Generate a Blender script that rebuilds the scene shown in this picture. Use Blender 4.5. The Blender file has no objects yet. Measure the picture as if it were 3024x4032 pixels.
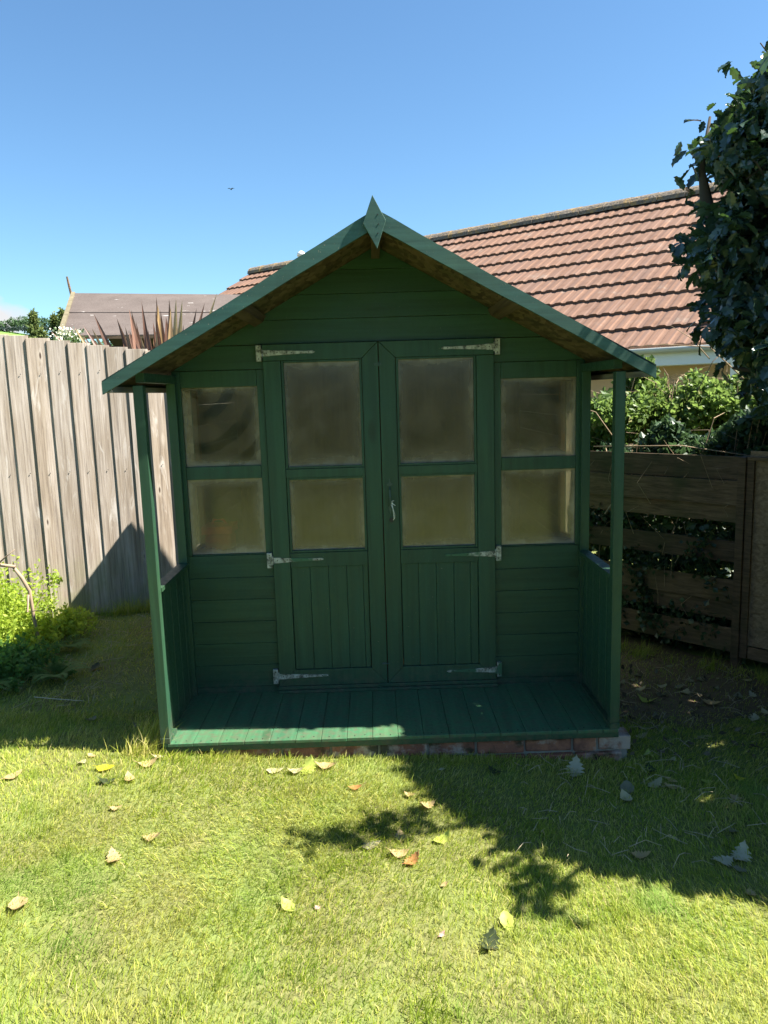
import bpy, math, random
import numpy as np
from mathutils import Vector, Matrix
random.seed(7); rng = np.random.default_rng(11)
sc = bpy.context.scene
C = sc.collection

# ---------------------------------------------------------------- camera
CX, CY, CZ = -0.028, -3.2843, 1.5528
yaw, pitch, roll = 0.00866, -0.15483, -0.02992
F = Vector((math.sin(yaw)*math.cos(pitch), math.cos(yaw)*math.cos(pitch), math.sin(pitch)))
R0 = Vector((math.cos(yaw), -math.sin(yaw), 0)); U0 = R0.cross(F)
R = R0*math.cos(roll)+U0*math.sin(roll); U = -R0*math.sin(roll)+U0*math.cos(roll)
cd = bpy.data.cameras.new('camera'); cam = bpy.data.objects.new('camera', cd); C.objects.link(cam)
cam.matrix_world = Matrix(((R.x, U.x, -F.x, CX), (R.y, U.y, -F.y, CY), (R.z, U.z, -F.z, CZ), (0, 0, 0, 1)))
cd.sensor_fit = 'VERTICAL'; cd.sensor_height = 36; cd.lens = 2997.84/4032*36
cd.clip_start = 0.05; cd.clip_end = 6000
sc.camera = cam
sc.render.resolution_x = 768; sc.render.resolution_y = 1024

# ---------------------------------------------------------------- light
SUN = Vector((0.76, -0.105, 1.0)).normalized()
sl = bpy.data.lights.new('sun', 'SUN'); so = bpy.data.objects.new('sun', sl); C.objects.link(so)
so.rotation_euler = SUN.to_track_quat('Z', 'Y').to_euler()
sl.energy = 5.0; sl.angle = math.radians(0.5); sl.color = (1, .95, .86)
w = bpy.data.worlds.new('World'); sc.world = w; w.use_nodes = True
nt = w.node_tree; bg = nt.nodes['Background']
sky = nt.nodes.new('ShaderNodeTexSky'); sky.sky_type = 'NISHITA'; sky.sun_disc = False
sky.sun_elevation = math.asin(SUN.z); sky.sun_rotation = math.atan2(SUN.x, SUN.y)
sky.air_density = 1.0; sky.dust_density = 0.3; sky.ozone_density = 2.2
tcw = nt.nodes.new('ShaderNodeTexCoord'); cl_n = nt.nodes.new('ShaderNodeTexNoise'); cl_n.inputs['Scale'].default_value = 14; cl_n.inputs['Detail'].default_value = 6
mpw = nt.nodes.new('ShaderNodeMapping'); mpw.inputs['Scale'].default_value = (1, 1, 2.2); nt.links.new(tcw.outputs['Generated'], mpw.inputs[0]); nt.links.new(mpw.outputs[0], cl_n.inputs[0])
def wmath(op, a, b, clamp=False):
    m = nt.nodes.new('ShaderNodeMath'); m.operation = op; m.use_clamp = clamp
    for i, x in enumerate((a, b)):
        if isinstance(x, (int, float)): m.inputs[i].default_value = x
        else: nt.links.new(x, m.inputs[i])
    return m.outputs[0]
dt = nt.nodes.new('ShaderNodeVectorMath'); dt.operation = 'DISTANCE'; nt.links.new(tcw.outputs['Generated'], dt.inputs[0]); dt.inputs[1].default_value = Vector((-.445, .89, .082)).normalized()
cf_ = wmath('ADD', wmath('MULTIPLY', cl_n.outputs['Fac'], .05), wmath('SUBTRACT', .052, dt.outputs['Value']))   # one small cumulus low over the hill
cf_ = wmath('MULTIPLY', wmath('SUBTRACT', cf_, .022), 70.0, True)
mxw = nt.nodes.new('ShaderNodeMix'); mxw.data_type = 'RGBA'; nt.links.new(cf_, mxw.inputs[0]); tn = nt.nodes.new('ShaderNodeMix'); tn.data_type = 'RGBA'; tn.blend_type = 'MULTIPLY'; tn.inputs[0].default_value = 1; nt.links.new(sky.outputs[0], tn.inputs[6]); tn.inputs[7].default_value = (.73, .97, 1.08, 1)
nt.links.new(tn.outputs[2], mxw.inputs[6]); mxw.inputs[7].default_value = (4.6, 4.6, 4.7, 1)
nt.links.new(mxw.outputs[2], bg.inputs[0]); bg.inputs[1].default_value = 0.050
sc.view_settings.view_transform = 'Standard'; sc.view_settings.look = 'None'
sc.view_settings.exposure = 1.95; sc.view_settings.gamma = 1
sc.cycles.max_bounces = 8; sc.cycles.transparent_max_bounces = 12

# ---------------------------------------------------------------- helpers
def tag(o, label=None, cat=None, group=None, kind=None):
    if label: o['label'] = label
    if cat: o['category'] = cat
    if group: o['group'] = group
    if kind: o['kind'] = kind
    return o
def empty(name, loc, label, cat, group=None):
    o = bpy.data.objects.new(name, None); C.objects.link(o); o.location = loc
    o.empty_display_size = .1
    return tag(o, label, cat, group)
def attach(o, parent):
    if parent is None: return
    o.parent = parent
    if parent.type == 'EMPTY': o.matrix_parent_inverse = Matrix.Translation(-parent.location)
class MB:
    def __init__(s): s.v = []; s.f = []; s.m = []
    def poly(s, vs, fs, mi=0):
        n = len(s.v); s.v += [tuple(x) for x in vs]; s.f += [tuple(i+n for i in f) for f in fs]; s.m += [mi]*len(fs)
    def box(s, a, b, mi=0, j=0.0):
        (x0, y0, z0), (x1, y1, z1) = a, b
        if x0 > x1: x0, x1 = x1, x0
        if y0 > y1: y0, y1 = y1, y0
        if z0 > z1: z0, z1 = z1, z0
        vs = [(x, y, z) for z in (z0, z1) for y in (y0, y1) for x in (x0, x1)]
        if j: vs = [(x+random.uniform(-j, j), y+random.uniform(-j, j), z+random.uniform(-j, j)) for x, y, z in vs]
        s.poly(vs, [(0, 2, 3, 1), (4, 5, 7, 6), (0, 1, 5, 4), (2, 6, 7, 3), (0, 4, 6, 2), (1, 3, 7, 5)], mi)
    def prism(s, pts, d, mi=0):
        """pts: 3-D polygon, d: extrusion vector"""
        n = len(pts); a = [Vector(p) for p in pts]; d = Vector(d)
        s.poly([*a, *[p+d for p in a]], [tuple(range(n))[::-1], tuple(range(n, 2*n))]+[(i, (i+1) % n, n+(i+1) % n, n+i) for i in range(n)], mi)
    def obox(s, o, ax, ay, az, mi=0):
        o, ax, ay, az = map(Vector, (o, ax, ay, az))
        s.prism([o, o+ax, o+ax+ay, o+ay], az, mi)
    def tube(s, pts, rad, n=8, mi=0, caps=True):
        pts = [Vector(p) for p in pts]; k = len(pts)
        if not hasattr(rad, '__len__'): rad = [rad]*k
        vs = []; up = Vector((0.13, 0.21, 0.97))
        for i, p in enumerate(pts):
            t = (pts[min(i+1, k-1)]-pts[max(i-1, 0)]).normalized()
            if abs(t.dot(up)) > .95: up = Vector((1, 0.1, 0))
            a = t.cross(up).normalized(); b = t.cross(a)
            for q in range(n):
                an = 2*math.pi*q/n; vs.append(p+(a*math.cos(an)+b*math.sin(an))*rad[i])
        fs = [(i*n+q, i*n+(q+1) % n, (i+1)*n+(q+1) % n, (i+1)*n+q) for i in range(k-1) for q in range(n)]
        if caps: fs += [tuple(range(n)), tuple(range((k-1)*n, k*n))[::-1]]
        s.poly(vs, fs, mi)
    def build(s, name, mat, parent=None, bevel=0, smooth=False):
        me = bpy.data.meshes.new(name); me.from_pydata(s.v, [], s.f)
        mats = mat if isinstance(mat, (list, tuple)) else [mat]
        for m in mats: me.materials.append(m)
        me.polygons.foreach_set('material_index', s.m); me.update()
        import bmesh
        bm = bmesh.new(); bm.from_mesh(me); bmesh.ops.recalc_face_normals(bm, faces=bm.faces); bm.to_mesh(me); bm.free()
        if smooth: me.shade_smooth()
        o = bpy.data.objects.new(name, me); C.objects.link(o); attach(o, parent)
        if bevel:
            b = o.modifiers.new('bevel', 'BEVEL'); b.width = bevel; b.segments = 2; b.limit_method = 'ANGLE'
        return o
def npmesh(name, V, Fc, mat, parent=None, tint=None, smooth=False):
    """V (n,3), Fc (m,k) uniform polygons"""
    me = bpy.data.meshes.new(name); V = np.asarray(V, 'f4'); Fc = np.asarray(Fc, 'i4'); m, k = Fc.shape
    me.vertices.add(len(V)); me.vertices.foreach_set('co', V.ravel())
    me.loops.add(m*k); me.loops.foreach_set('vertex_index', Fc.ravel())
    me.polygons.add(m); me.polygons.foreach_set('loop_start', np.arange(m, dtype='i4')*k)
    me.polygons.foreach_set('loop_total', np.full(m, k, 'i4'))
    me.materials.append(mat); me.update(calc_edges=True)
    (me.shade_smooth if smooth else me.shade_flat)()
    if tint is not None:
        a = me.attributes.new('tint', 'FLOAT', 'POINT'); a.data.foreach_set('value', np.asarray(tint, 'f4'))
    o = bpy.data.objects.new(name, me); C.objects.link(o); attach(o, parent)
    return o
def ground_z(x, y):
    x = np.asarray(x, float); y = np.asarray(y, float)
    z = -.105-.050*np.clip(x, -1.2, 1.3)
    z = z+.008*np.sin(3.1*x+1.3*y)*np.cos(2.3*y-.7*x)+.004*np.sin(7.3*x-2.2*y+1)*np.sin(6.1*y+.4)
    return z

# ---------------------------------------------------------------- materials
class NT:
    def __init__(s, name):
        s.m = bpy.data.materials.new(name); s.m.use_nodes = True; s.t = s.m.node_tree
        s.n = s.t.nodes; s.l = s.t.links; s.b = s.n['Principled BSDF']; s.out = s.n['Material Output']
        s._tc = None
    def co(s, scale=(1, 1, 1), obj=True):
        if s._tc is None: s._tc = s.n.new('ShaderNodeTexCoord')
        mp = s.n.new('ShaderNodeMapping'); mp.inputs['Scale'].default_value = scale
        s.l.new(s._tc.outputs['Object'], mp.inputs[0]); return mp.outputs[0]
    def noise(s, scale=5, detail=4, vec=None, rough=.55, dist=0):
        t = s.n.new('ShaderNodeTexNoise'); t.inputs['Scale'].default_value = scale; t.inputs['Detail'].default_value = detail
        t.inputs['Roughness'].default_value = rough; t.inputs['Distortion'].default_value = dist
        s.l.new(vec if vec is not None else s.co(), t.inputs['Vector']); return t.outputs['Fac']
    def voro(s, scale, vec=None, out='Distance', feat='F1'):
        t = s.n.new('ShaderNodeTexVoronoi'); t.feature = feat; t.inputs['Scale'].default_value = scale
        s.l.new(vec if vec is not None else s.co(), t.inputs['Vector']); return t.outputs[out]
    def ramp(s, x, stops):
        r = s.n.new('ShaderNodeValToRGB'); e = r.color_ramp.elements
        while len(e) < len(stops): e.new(.5)
        for q, (p, c) in zip(e, stops):
            q.position = p; q.color = (*c, 1) if hasattr(c, '__len__') else (c, c, c, 1)
        s.l.new(x, r.inputs[0]); return r.outputs[0]
    def mix(s, f, a, b, mode='MIX'):
        m = s.n.new('ShaderNodeMix'); m.data_type = 'RGBA'; m.blend_type = mode
        for x, i in ((f, 0), (a, 6), (b, 7)):
            if hasattr(x, 'links') or isinstance(x, bpy.types.NodeSocket): s.l.new(x, m.inputs[i])
            elif hasattr(x, '__len__'): m.inputs[i].default_value = (*x, 1)
            else: m.inputs[i].default_value = x
        return m.outputs[2]
    def math(s, op, a, b=0.0, c=None):
        m = s.n.new('ShaderNodeMath'); m.operation = op
        for i, x in enumerate((a, b) if c is None else (a, b, c)):
            if isinstance(x, bpy.types.NodeSocket): s.l.new(x, m.inputs[i])
            else: m.inputs[i].default_value = x
        return m.outputs[0]
    def rnd(s): 
        g = s.n.new('ShaderNodeNewGeometry'); return g.outputs['Random Per Island']
    def attr(s, name):
        a = s.n.new('ShaderNodeAttribute'); a.attribute_name = name; return a.outputs['Fac']
    def bump(s, h, strength=.3, dist=.01):
        b = s.n.new('ShaderNodeBump'); b.inputs['Strength'].default_value = strength; b.inputs['Distance'].default_value = dist
        s.l.new(h, b.inputs['Height']); s.l.new(b.outputs[0], s.b.inputs['Normal']); return s
    def col(s, c, rough=.7, spec=.4):
        if isinstance(c, bpy.types.NodeSocket): s.l.new(c, s.b.inputs['Base Color'])
        else: s.b.inputs['Base Color'].default_value = (*c, 1)
        if isinstance(rough, bpy.types.NodeSocket): s.l.new(rough, s.b.inputs['Roughness'])
        else: s.b.inputs['Roughness'].default_value = rough
        s.b.inputs['Specular IOR Level'].default_value = spec; return s
    def translucent(s, c, f):
        t = s.n.new('ShaderNodeBsdfTranslucent'); mx = s.n.new('ShaderNodeMixShader'); mx.inputs[0].default_value = f
        if isinstance(c, bpy.types.NodeSocket): s.l.new(c, t.inputs[0])
        else: t.inputs[0].default_value = (*c, 1)
        s.l.new(s.b.outputs[0], mx.inputs[1]); s.l.new(t.outputs[0], mx.inputs[2]); s.l.new(mx.outputs[0], s.out.inputs[0]); return s
def scl(c, k): return tuple(x*k for x in c)

def paint(name, axis, c=(.025, .070, .033), rough=.5, wear=.0, mud=True):
    """brushed green paint on planed softwood; grain runs along axis"""
    t = NT(name); st = [38, 38, 38]; st[axis] = 1.6
    g = t.noise(1, 5, t.co(st), .6, .4); b = t.noise(2.2, 4); fine = t.noise(60, 3)
    cc = t.mix(t.ramp(g, [(.3, 0), (.75, 1)]), scl(c, .74), scl(c, 1.28))
    cc = t.mix(t.ramp(b, [(.35, 0), (.7, 1)]), cc, t.mix(1, cc, (.70, .95, 1.15), 'MULTIPLY'))
    rv = t.math('MULTIPLY_ADD', t.rnd(), .26, .87); cc = t.mix(1, cc, t.mix(rv, (0, 0, 0), (1, 1, 1)), 'MULTIPLY')
    kn = t.voro(3.1, t.co([1.0 if i != axis else .35 for i in range(3)]))
    cc = t.mix(t.ramp(kn, [(.05, .75), (.085, 0)]), cc, scl(c, .45))
    if mud:
        sp = t.n.new('ShaderNodeSeparateXYZ'); t.l.new(t.co(), sp.inputs[0])
        md = t.math('MULTIPLY', t.ramp(sp.outputs[2], [(.0, 1), (.16, 0)]), t.ramp(t.noise(26, 5, None, .7), [(.42, 0), (.68, .7)])); cc = t.mix(md, cc, (.10, .085, .055))
    ch = t.noise(120, 2); chip = t.math('MULTIPLY', t.ramp(ch, [(.735-wear, 0), (.76-wear, 1)]), t.ramp(b, [(.45, 0), (.6, 1)]))
    cc = t.mix(chip, cc, (.22, .20, .15))
    t.col(cc, t.ramp(fine, [(.3, rough-.08), (.7, rough+.12)]), .45)
    t.bump(t.math('ADD', t.math('MULTIPLY', g, 1.0), t.math('MULTIPLY', fine, .25)), .35, .0016)
    return t.m
PX, PY, PZ = paint('green_paint_x', 0), paint('green_paint_y', 1), paint('green_paint_z', 2)
PW = paint('green_paint_weathered', 0, (.040, .094, .066), .6, .03)
PD = paint('green_paint_deck', 1, (.056, .142, .062), .45, .02)

def plain(name, c, rough=.7, spec=.4, var=.2, sc_=20, bump=0, metal=0):
    t = NT(name); n = t.noise(sc_, 4)
    t.col(t.mix(n, scl(c, 1-var), scl(c, 1+var)), rough, spec); t.b.inputs['Metallic'].default_value = metal
    if bump: t.bump(n, bump, .004)
    return t.m
def m_osb():
    t = NT('osb'); v = t.voro(45, t.co((1, .35, 1)), 'Color'); n = t.noise(6, 4)
    sep = t.n.new('ShaderNodeSeparateColor'); t.l.new(v, sep.inputs[0])
    c = t.mix(sep.outputs[0], (.06, .042, .028), (.17, .125, .08)); c = t.mix(t.ramp(n, [(.4, 0), (.65, 1)]), c, t.mix(1, c, (.6, .7, .62), 'MULTIPLY'))
    t.col(c, .8, .2).bump(sep.outputs[1], .3, .002); return t.m
OSB = m_osb()
def m_rawwood(name, axis, a, b, rough=.8):
    t = NT(name); st = [45, 45, 45]; st[axis] = 2.2
    g = t.noise(1, 6, t.co(st), .65, .6); t.col(t.mix(t.ramp(g, [(.3, 0), (.7, 1)]), a, b), rough, .2); t.bump(g, .4, .003); return t.m
RAWY = m_rawwood('bare_rafter_wood', 1, (.05, .036, .025), (.12, .09, .06))
EAVE = m_rawwood('grey_eave_wood', 1, (.13, .13, .12), (.30, .29, .27))
INT = m_rawwood('interior_wood', 2, (.16, .105, .065), (.32, .22, .14))
FELT = plain('roof_felt', (.03, .055, .045), .9, .2, .3, 90, .3)
BLACKM = plain('black_iron', (.012, .012, .013), .45, .5, .3, 60)
HANDM = plain('painted_iron', (.040, .075, .055), .45, .5, .3, 90)
STRING = plain('white_string', (.75, .76, .72), .7, .3, .08)
REDW = plain('dark_red_primer', (.16, .035, .025), .7, .2)
def m_galv(name, green):
    t = NT(name); n = t.noise(34, 5, None, .75); n2 = t.noise(13, 3)
    c = t.ramp(n, [(.38, (.055, .055, .045)), (.47, (.28, .28, .24)), (.6, (.50, .51, .46))])
    c = t.mix(t.ramp(n2, [(.46-green, 0), (.58-green, 1)]), c, (.045, .13, .075))
    t.col(c, .5, .5); t.b.inputs['Metallic'].default_value = .25; t.bump(n, .3, .001); return t.m
GAL1, GAL2, GAL3 = m_galv('zinc_bare', -.15), m_galv('zinc_part_painted', -.03), m_galv('zinc_mostly_painted', .05)
SCREW = plain('screw_head', (.03, .03, .025), .5)

def m_glass(smear=None):
    """grimy pane: a dusty film, thicker round the edges and in wiped smears, over clear glass"""
    t = NT('grimy_glass'); tc = t.n.new('ShaderNodeTexCoord')
    def gen(sx=1, sy=1):
        m = t.n.new('ShaderNodeMapping'); m.inputs['Scale'].default_value = (sx, 1, sy); t.l.new(tc.outputs['Generated'], m.inputs[0]); return m.outputs[0]
    sp = t.n.new('ShaderNodeSeparateXYZ'); t.l.new(tc.outputs['Generated'], sp.inputs[0])
    ex = t.math('MINIMUM', sp.outputs[0], t.math('SUBTRACT', 1.0, sp.outputs[0]))
    ez = t.math('MINIMUM', sp.outputs[2], t.math('MULTIPLY', t.math('SUBTRACT', 1.0, sp.outputs[2]), 1.3))
    e = t.math('MINIMUM', ex, ez); wob = t.noise(14, 5); e = t.math('ADD', e, t.math('MULTIPLY', t.math('SUBTRACT', wob, .5), .20))
    edge = t.ramp(e, [(.0, 1), (.03, .8), (.07, .35), (.17, 0)])
    n = t.noise(7, 5, None, .6); streak = t.noise(1, 4, t.co((70, 70, 5)), .6)
    film = t.math('ADD', t.math('MULTIPLY', t.ramp(n, [(.32, .28), (.68, .85)]), .56), t.math('MULTIPLY', edge, .45))
    film = t.math('ADD', film, t.math('MULTIPLY', t.ramp(streak, [(.58, 0), (.75, 1)]), t.math('MULTIPLY', edge, .35)))
    sm = t.n.new('ShaderNodeTexWave'); sm.wave_type = 'RINGS'; sm.rings_direction = 'Y'; sm.inputs['Scale'].default_value = 2.3; sm.inputs['Distortion'].default_value = 2.5; cx_, cz_ = smear or (0, 0)
    sm.inputs['Detail'].default_value = 1.5; mp = t.n.new('ShaderNodeMapping'); mp.inputs['Location'].default_value = (-cx_, 0, -cz_); mp.inputs['Scale'].default_value = (1, 0, 1)
    t.l.new(tc.outputs['Object'], mp.inputs[0]); t.l.new(mp.outputs[0], sm.inputs[0])
    if smear: film = t.math('SUBTRACT', film, t.math('MULTIPLY', t.ramp(sm.outputs[0], [(.5, 0), (.8, 1)]), .26 if cx_ < 0 else .10))
    film = t.math('MINIMUM', film, .93)
    d = t.n.new('ShaderNodeBsdfDiffuse'); tr = t.n.new('ShaderNodeBsdfTranslucent'); gl = t.n.new('ShaderNodeBsdfGlossy'); tp = t.n.new('ShaderNodeBsdfTransparent')
    fc = t.mix(t.ramp(n, [(.3, 0), (.7, 1)]), (.200, .150, .100), (.270, .215, .155)); fc = t.mix(edge, fc, (.42, .38, .31))
    t.l.new(fc, d.inputs[0]); t.l.new(t.mix(1, fc, (2.0, 2.0, 1.8), 'MULTIPLY'), tr.inputs[0]); gl.inputs['Roughness'].default_value = .16
    gl.inputs[0].default_value = (.9, .9, .9, 1); tp.inputs[0].default_value = (.85, .87, .82, 1)
    m1 = t.n.new('ShaderNodeMixShader'); m1.inputs[0].default_value = .4; t.l.new(d.outputs[0], m1.inputs[1]); t.l.new(tr.outputs[0], m1.inputs[2])
    m2 = t.n.new('ShaderNodeMixShader'); t.l.new(film, m2.inputs[0]); t.l.new(tp.outputs[0], m2.inputs[1]); t.l.new(m1.outputs[0], m2.inputs[2])
    m3 = t.n.new('ShaderNodeMixShader'); m3.inputs[0].default_value = .06
    t.l.new(m2.outputs[0], m3.inputs[1]); t.l.new(gl.outputs[0], m3.inputs[2]); t.l.new(m3.outputs[0], t.out.inputs[0])
    return t.m
GLASS = m_glass(); GLASS_SM = {-1: m_glass((-.96, 1.64)), 1: m_glass((.62, 1.12))}
def m_brick():
    t = NT('old_brick'); n = t.noise(14, 6, None, .65); n2 = t.noise(5, 5, None, .7); r = t.rnd()
    c = t.mix(r, (.28, .11, .065), (.42, .20, .115)); c = t.mix(t.ramp(n, [(.35, 0), (.65, 1)]), c, scl((.24, .11, .08), .7))
    c = t.mix(t.ramp(n2, [(.52, 0), (.62, .8)]), c, (.42, .36, .30)); moss = t.noise(9, 4, t.co((1, 1, 1.4)))
    c = t.mix(t.ramp(moss, [(.56, 0), (.66, .9)]), c, (.035, .036, .018))
    t.col(c, .9, .2).bump(t.math('ADD', n, t.noise(90, 3)), .6, .006); return t.m
BRICK = m_brick(); MORTAR = plain('mortar', (.27, .25, .21), .95, .1, .4, 25, .5)
def m_fence_l():
    t = NT('weathered_fence_boards'); off = t.rnd(); tc = t.n.new('ShaderNodeTexCoord')
    cb = t.n.new('ShaderNodeCombineXYZ'); t.l.new(t.math('MULTIPLY', off, 37.0), cb.inputs[0]); t.l.new(t.math('MULTIPLY', off, 11.0), cb.inputs[2])
    va = t.n.new('ShaderNodeVectorMath'); t.l.new(tc.outputs['Object'], va.inputs[0]); t.l.new(cb.outputs[0], va.inputs[1])
    def mp(s):
        m = t.n.new('ShaderNodeMapping'); m.inputs['Scale'].default_value = s; t.l.new(va.outputs[0], m.inputs[0]); return m.outputs[0]
    g = t.noise(1, 6, mp((70, 70, 1.8)), .65, .9); b = t.noise(1, 4, mp((9, 9, 1.3)), .6); 
    c = t.ramp(g, [(.28, (.20, .17, .145)), (.5, (.41, .355, .305)), (.72, (.54, .485, .43))])
    c = t.mix(t.ramp(b, [(.38, 0), (.62, 1)]), c, t.mix(1, c, (.74, .70, .64), 'MULTIPLY')); c = t.mix(t.ramp(t.noise(1, 4, mp((14, 14, 2.2)), .65, 1.2), [(.58, 0), (.72, .6)]), c, (.62, .59, .55))
    k = t.voro(1, mp((10.5, 10.5, 3.1))); kh = t.ramp(k, [(.05, 0), (.075, 1), (.12, 1), (.2, 0)]); c = t.mix(t.math('MULTIPLY', kh, .28), c, (.60, .55, .48))
    c = t.mix(t.ramp(k, [(.06, 1), (.10, 0)]), c, (.085, .06, .045))
    c = t.mix(1, c, t.mix(off, (.80, .80, .80), (1.08, 1.05, 1.02)), 'MULTIPLY')
    sp = t.n.new('ShaderNodeSeparateXYZ'); t.l.new(tc.outputs['Object'], sp.inputs[0])
    alg = t.math('MULTIPLY', t.ramp(sp.outputs[2], [(.0, 1), (.45, 0)]), t.ramp(t.noise(1, 3, mp((6, 6, 4))), [(.4, 0), (.6, 1)])); c = t.mix(t.math('MULTIPLY', alg, .6), c, (.22, .25, .12))
    t.col(c, .85, .2).bump(g, .5, .003); return t.m
FENCE_L = m_fence_l()
def m_fence_r():
    t = NT('old_brown_slats'); g = t.noise(1, 6, t.co((7, 7, 60)), .65, .6); b = t.noise(4, 4)
    c = t.ramp(g, [(.3, (.066, .048, .034)), (.6, (.155, .108, .076)), (.8, (.24, .18, .13))]); c = t.mix(t.ramp(b, [(.45, 0), (.7, .8)]), c, (.055, .060, .032))
    c = t.mix(1, c, t.mix(t.rnd(), (.6, .6, .6), (1.5, 1.4, 1.25)), 'MULTIPLY'); t.col(c, .85, .2).bump(g, .5, .004); return t.m
FENCE_R = m_fence_r()
def leafmat(name, a, b, rough=.5, tr=.3, spec=.45, trc=None, dead=None):
    t = NT(name); r = t.rnd(); n = t.noise(3, 3)
    stops = [(.0, a), (.9, b)] + ([(.94, dead)] if dead else [])
    c = t.ramp(r, stops); c = t.mix(t.ramp(n, [(.35, .0), (.65, .5)]), c, scl(a, .8))
    t.col(c, rough, spec); t.translucent(trc or scl(b, 1.7), tr); return t.m
def screws(name, pts, r, parent, y0, y1, n=7):
    for x, z in pts:
        q = MB(); q.tube([(x, y0, z), (x, y1, z)], r, n); q.build(name, SCREW, parent)
# ================================================================ SUMMERHOUSE
D = .59; W = 1.05; TP = .043
SH = empty('summerhouse', (0, 1.2, -.04), 'dark green wooden summerhouse with glazed double doors and an open porch', 'summerhouse')
def roofz(x): return 2.262-.556*abs(x)       # underside of the roof boards
def grp(z0, z1, x0, x1, mb, y0=D, y1=D+.018, clip=True, gap=.0009):
    """one horizontal cladding board, clipped to the roof line"""
    z0 += gap; z1 -= gap
    def lim(z): return (2.262-z)/.556+.004
    if not clip or lim(z1) >= max(abs(x0), abs(x1)):
        mb.box((x0, y0, z0), (x1, y1, z1)); return
    a0, a1 = max(x0, -lim(z0)), min(x1, lim(z0)); b0, b1 = max(x0, -lim(z1)), min(x1, lim(z1))
    if b1 < b0: b0 = b1 = 0
    mb.prism([(a0, y0, z0), (a1, y0, z0), (b1, y0, z1), (b0, y0, z1)], (0, y1-y0, 0))
XC = 1.0365
rows = [-.03, .031, .151, .27, .39, .509, .627, .7455]
for sx, nm in ((-1, 'left'), (1, 'right')):
    mb = MB()
    for a, b in zip(rows, rows[1:]): grp(a, b, sx*.577, sx*XC, mb, D+random.uniform(0, .0015), D+.018)
    lc = mb.build('lower_cladding', PX, SH, .0012)
    screws('nail', [(sx*x, (a+b)/2+q) for a, b in zip(rows[1:], rows[2:]) for x, q in ((.593, .03), (.594, -.03), (1.0, .002))], .0024, lc, D-.0012, D+.002)
mb = MB(); grp(1.689, 1.807, -XC, -.577, mb); grp(1.689, 1.807, .577, XC, mb)
for a, b in ((1.8085, 1.925), (1.925, 2.043), (2.043, 2.157), (2.157, 2.262)): grp(a, b, -XC, XC, mb, D+random.uniform(0, .0015))
gc = mb.build('gable_cladding', PX, SH, .0012); screws('nail', [(x+random.uniform(-.004, .004), z) for z in (1.75, 1.86, 1.98, 2.10) for x in (-.60, -.585, -.02, .015, .598, .61) if abs(x) < (2.2-z)/.556 and (z > 1.81 or abs(x) > .58)], .0026, gc, D-.0012, D+.002)
mb = MB(); mb.box((-.577, D+.019, -.03), (.577, D+.02, .035)); 
# window frames either side
for sx in (-1, 1):
    mb = MB(); f = lambda x0, x1, z0, z1, y0=D-.004: mb.box((sx*x0, y0, z0), (sx*x1, D+.03, z1))
    f(.577, .6115, .747, 1.6875); f(.9945, XC-.002, .747, 1.6875)
    f(.613, .993, .747, .752, D-.001); f(.613, .993, 1.144, 1.209); f(.613, .993, 1.607, 1.6875)
    wf = mb.build('window_frame', PZ, SH, .0015)
    mb = MB(); b2 = lambda x0, x1, z0, z1: mb.box((sx*x0, D+.006, z0), (sx*x1, D+.012, z1))
    for z0, z1 in ((.753, 1.143), (1.210, 1.606)):
        p = MB(); p.box((sx*.612, D+.013, z0), (sx*.994, D+.0165, z1)); p.build('pane', GLASS_SM[sx] if z0 > 1 else GLASS, wf)
    screws('screw', [(sx*x, z) for x, z in ((.66, 1.18), (.78, 1.178), (.90, 1.175), (.595, 1.65), (.60, 1.18), (.596, .80))], .0035, wf, D-.0055, D-.003)
# doors
Y0, Y1 = D-.022, D+.012
for sx in (-1, 1):
    g = .0022
    dr = MB(); P = lambda pts: dr.prism([(sx*x, Y0, z) for x, z in pts], (0, Y1-Y0, 0))
    e = .0009
    P([(g, .036), (.084-e, .036+.084), (.084-e, 1.727-e), (g, 1.806-e)])                          # meeting stile, mitred at both ends
    P([(g+e, .035), (.5738, .035), (.5738-.0875, .121), (.084+e, .121)])                          # bottom rail
    P([(.4863+e, .122), (.5738, .036), (.5738, 1.7255), (.4863+e, 1.7255)])                       # hanging stile
    P([(g+e, 1.8065), (.5738, 1.8065), (.5738, 1.7275), (.084+e, 1.7275)])                        # top rail
    y = Y0+.001
    dr.box((sx*.0855, y, 1.1405), (sx*.4855, Y1, 1.1845)); dr.box((sx*.0855, y, .6765), (sx*.4855, Y1, .7505))
    d = dr.build('door', PZ, SH, .0013); d['label'] = ('left' if sx < 0 else 'right')+' half of the green double door'
    bd = MB(); xs = [.0855, .113, .197, .292, .387, .4855] if sx < 0 else [.0855, .175, .268, .360, .445, .4855]
    for a, b in zip(xs, xs[1:]): bd.box((sx*(a+.0008), Y0+.010+random.uniform(0, .001), .1225), (sx*(b-.0008), Y1, .6755))
    bd.build('door_panel', PZ, d, .0018)
    be = MB()
    for z0, z1 in ((.752, 1.1395), (1.186, 1.726)):
        for x0, x1, a, b in ((.0855, .0975, z0, z1), (.4735, .4850, z0, z1), (.0985, .4725, z0, z0+.010), (.0985, .4725, z1-.010, z1)):
            be.box((sx*x0, Y0+.006, a), (sx*x1, D+.002, b))
    be.build('glazing_bead', PZ, d, .001)
    for z0, z1 in ((.752, 1.1395), (1.186, 1.726)):
        p = MB(); p.box((sx*.086, D+.003, z0), (sx*.485, D+.006, z1)); p.build('pane', GLASS, d)
    screws('nail', [(sx*(.11+.085*k), .662) for k in range(5)], .0022, d, Y0+.0075, Y0+.0105)
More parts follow.
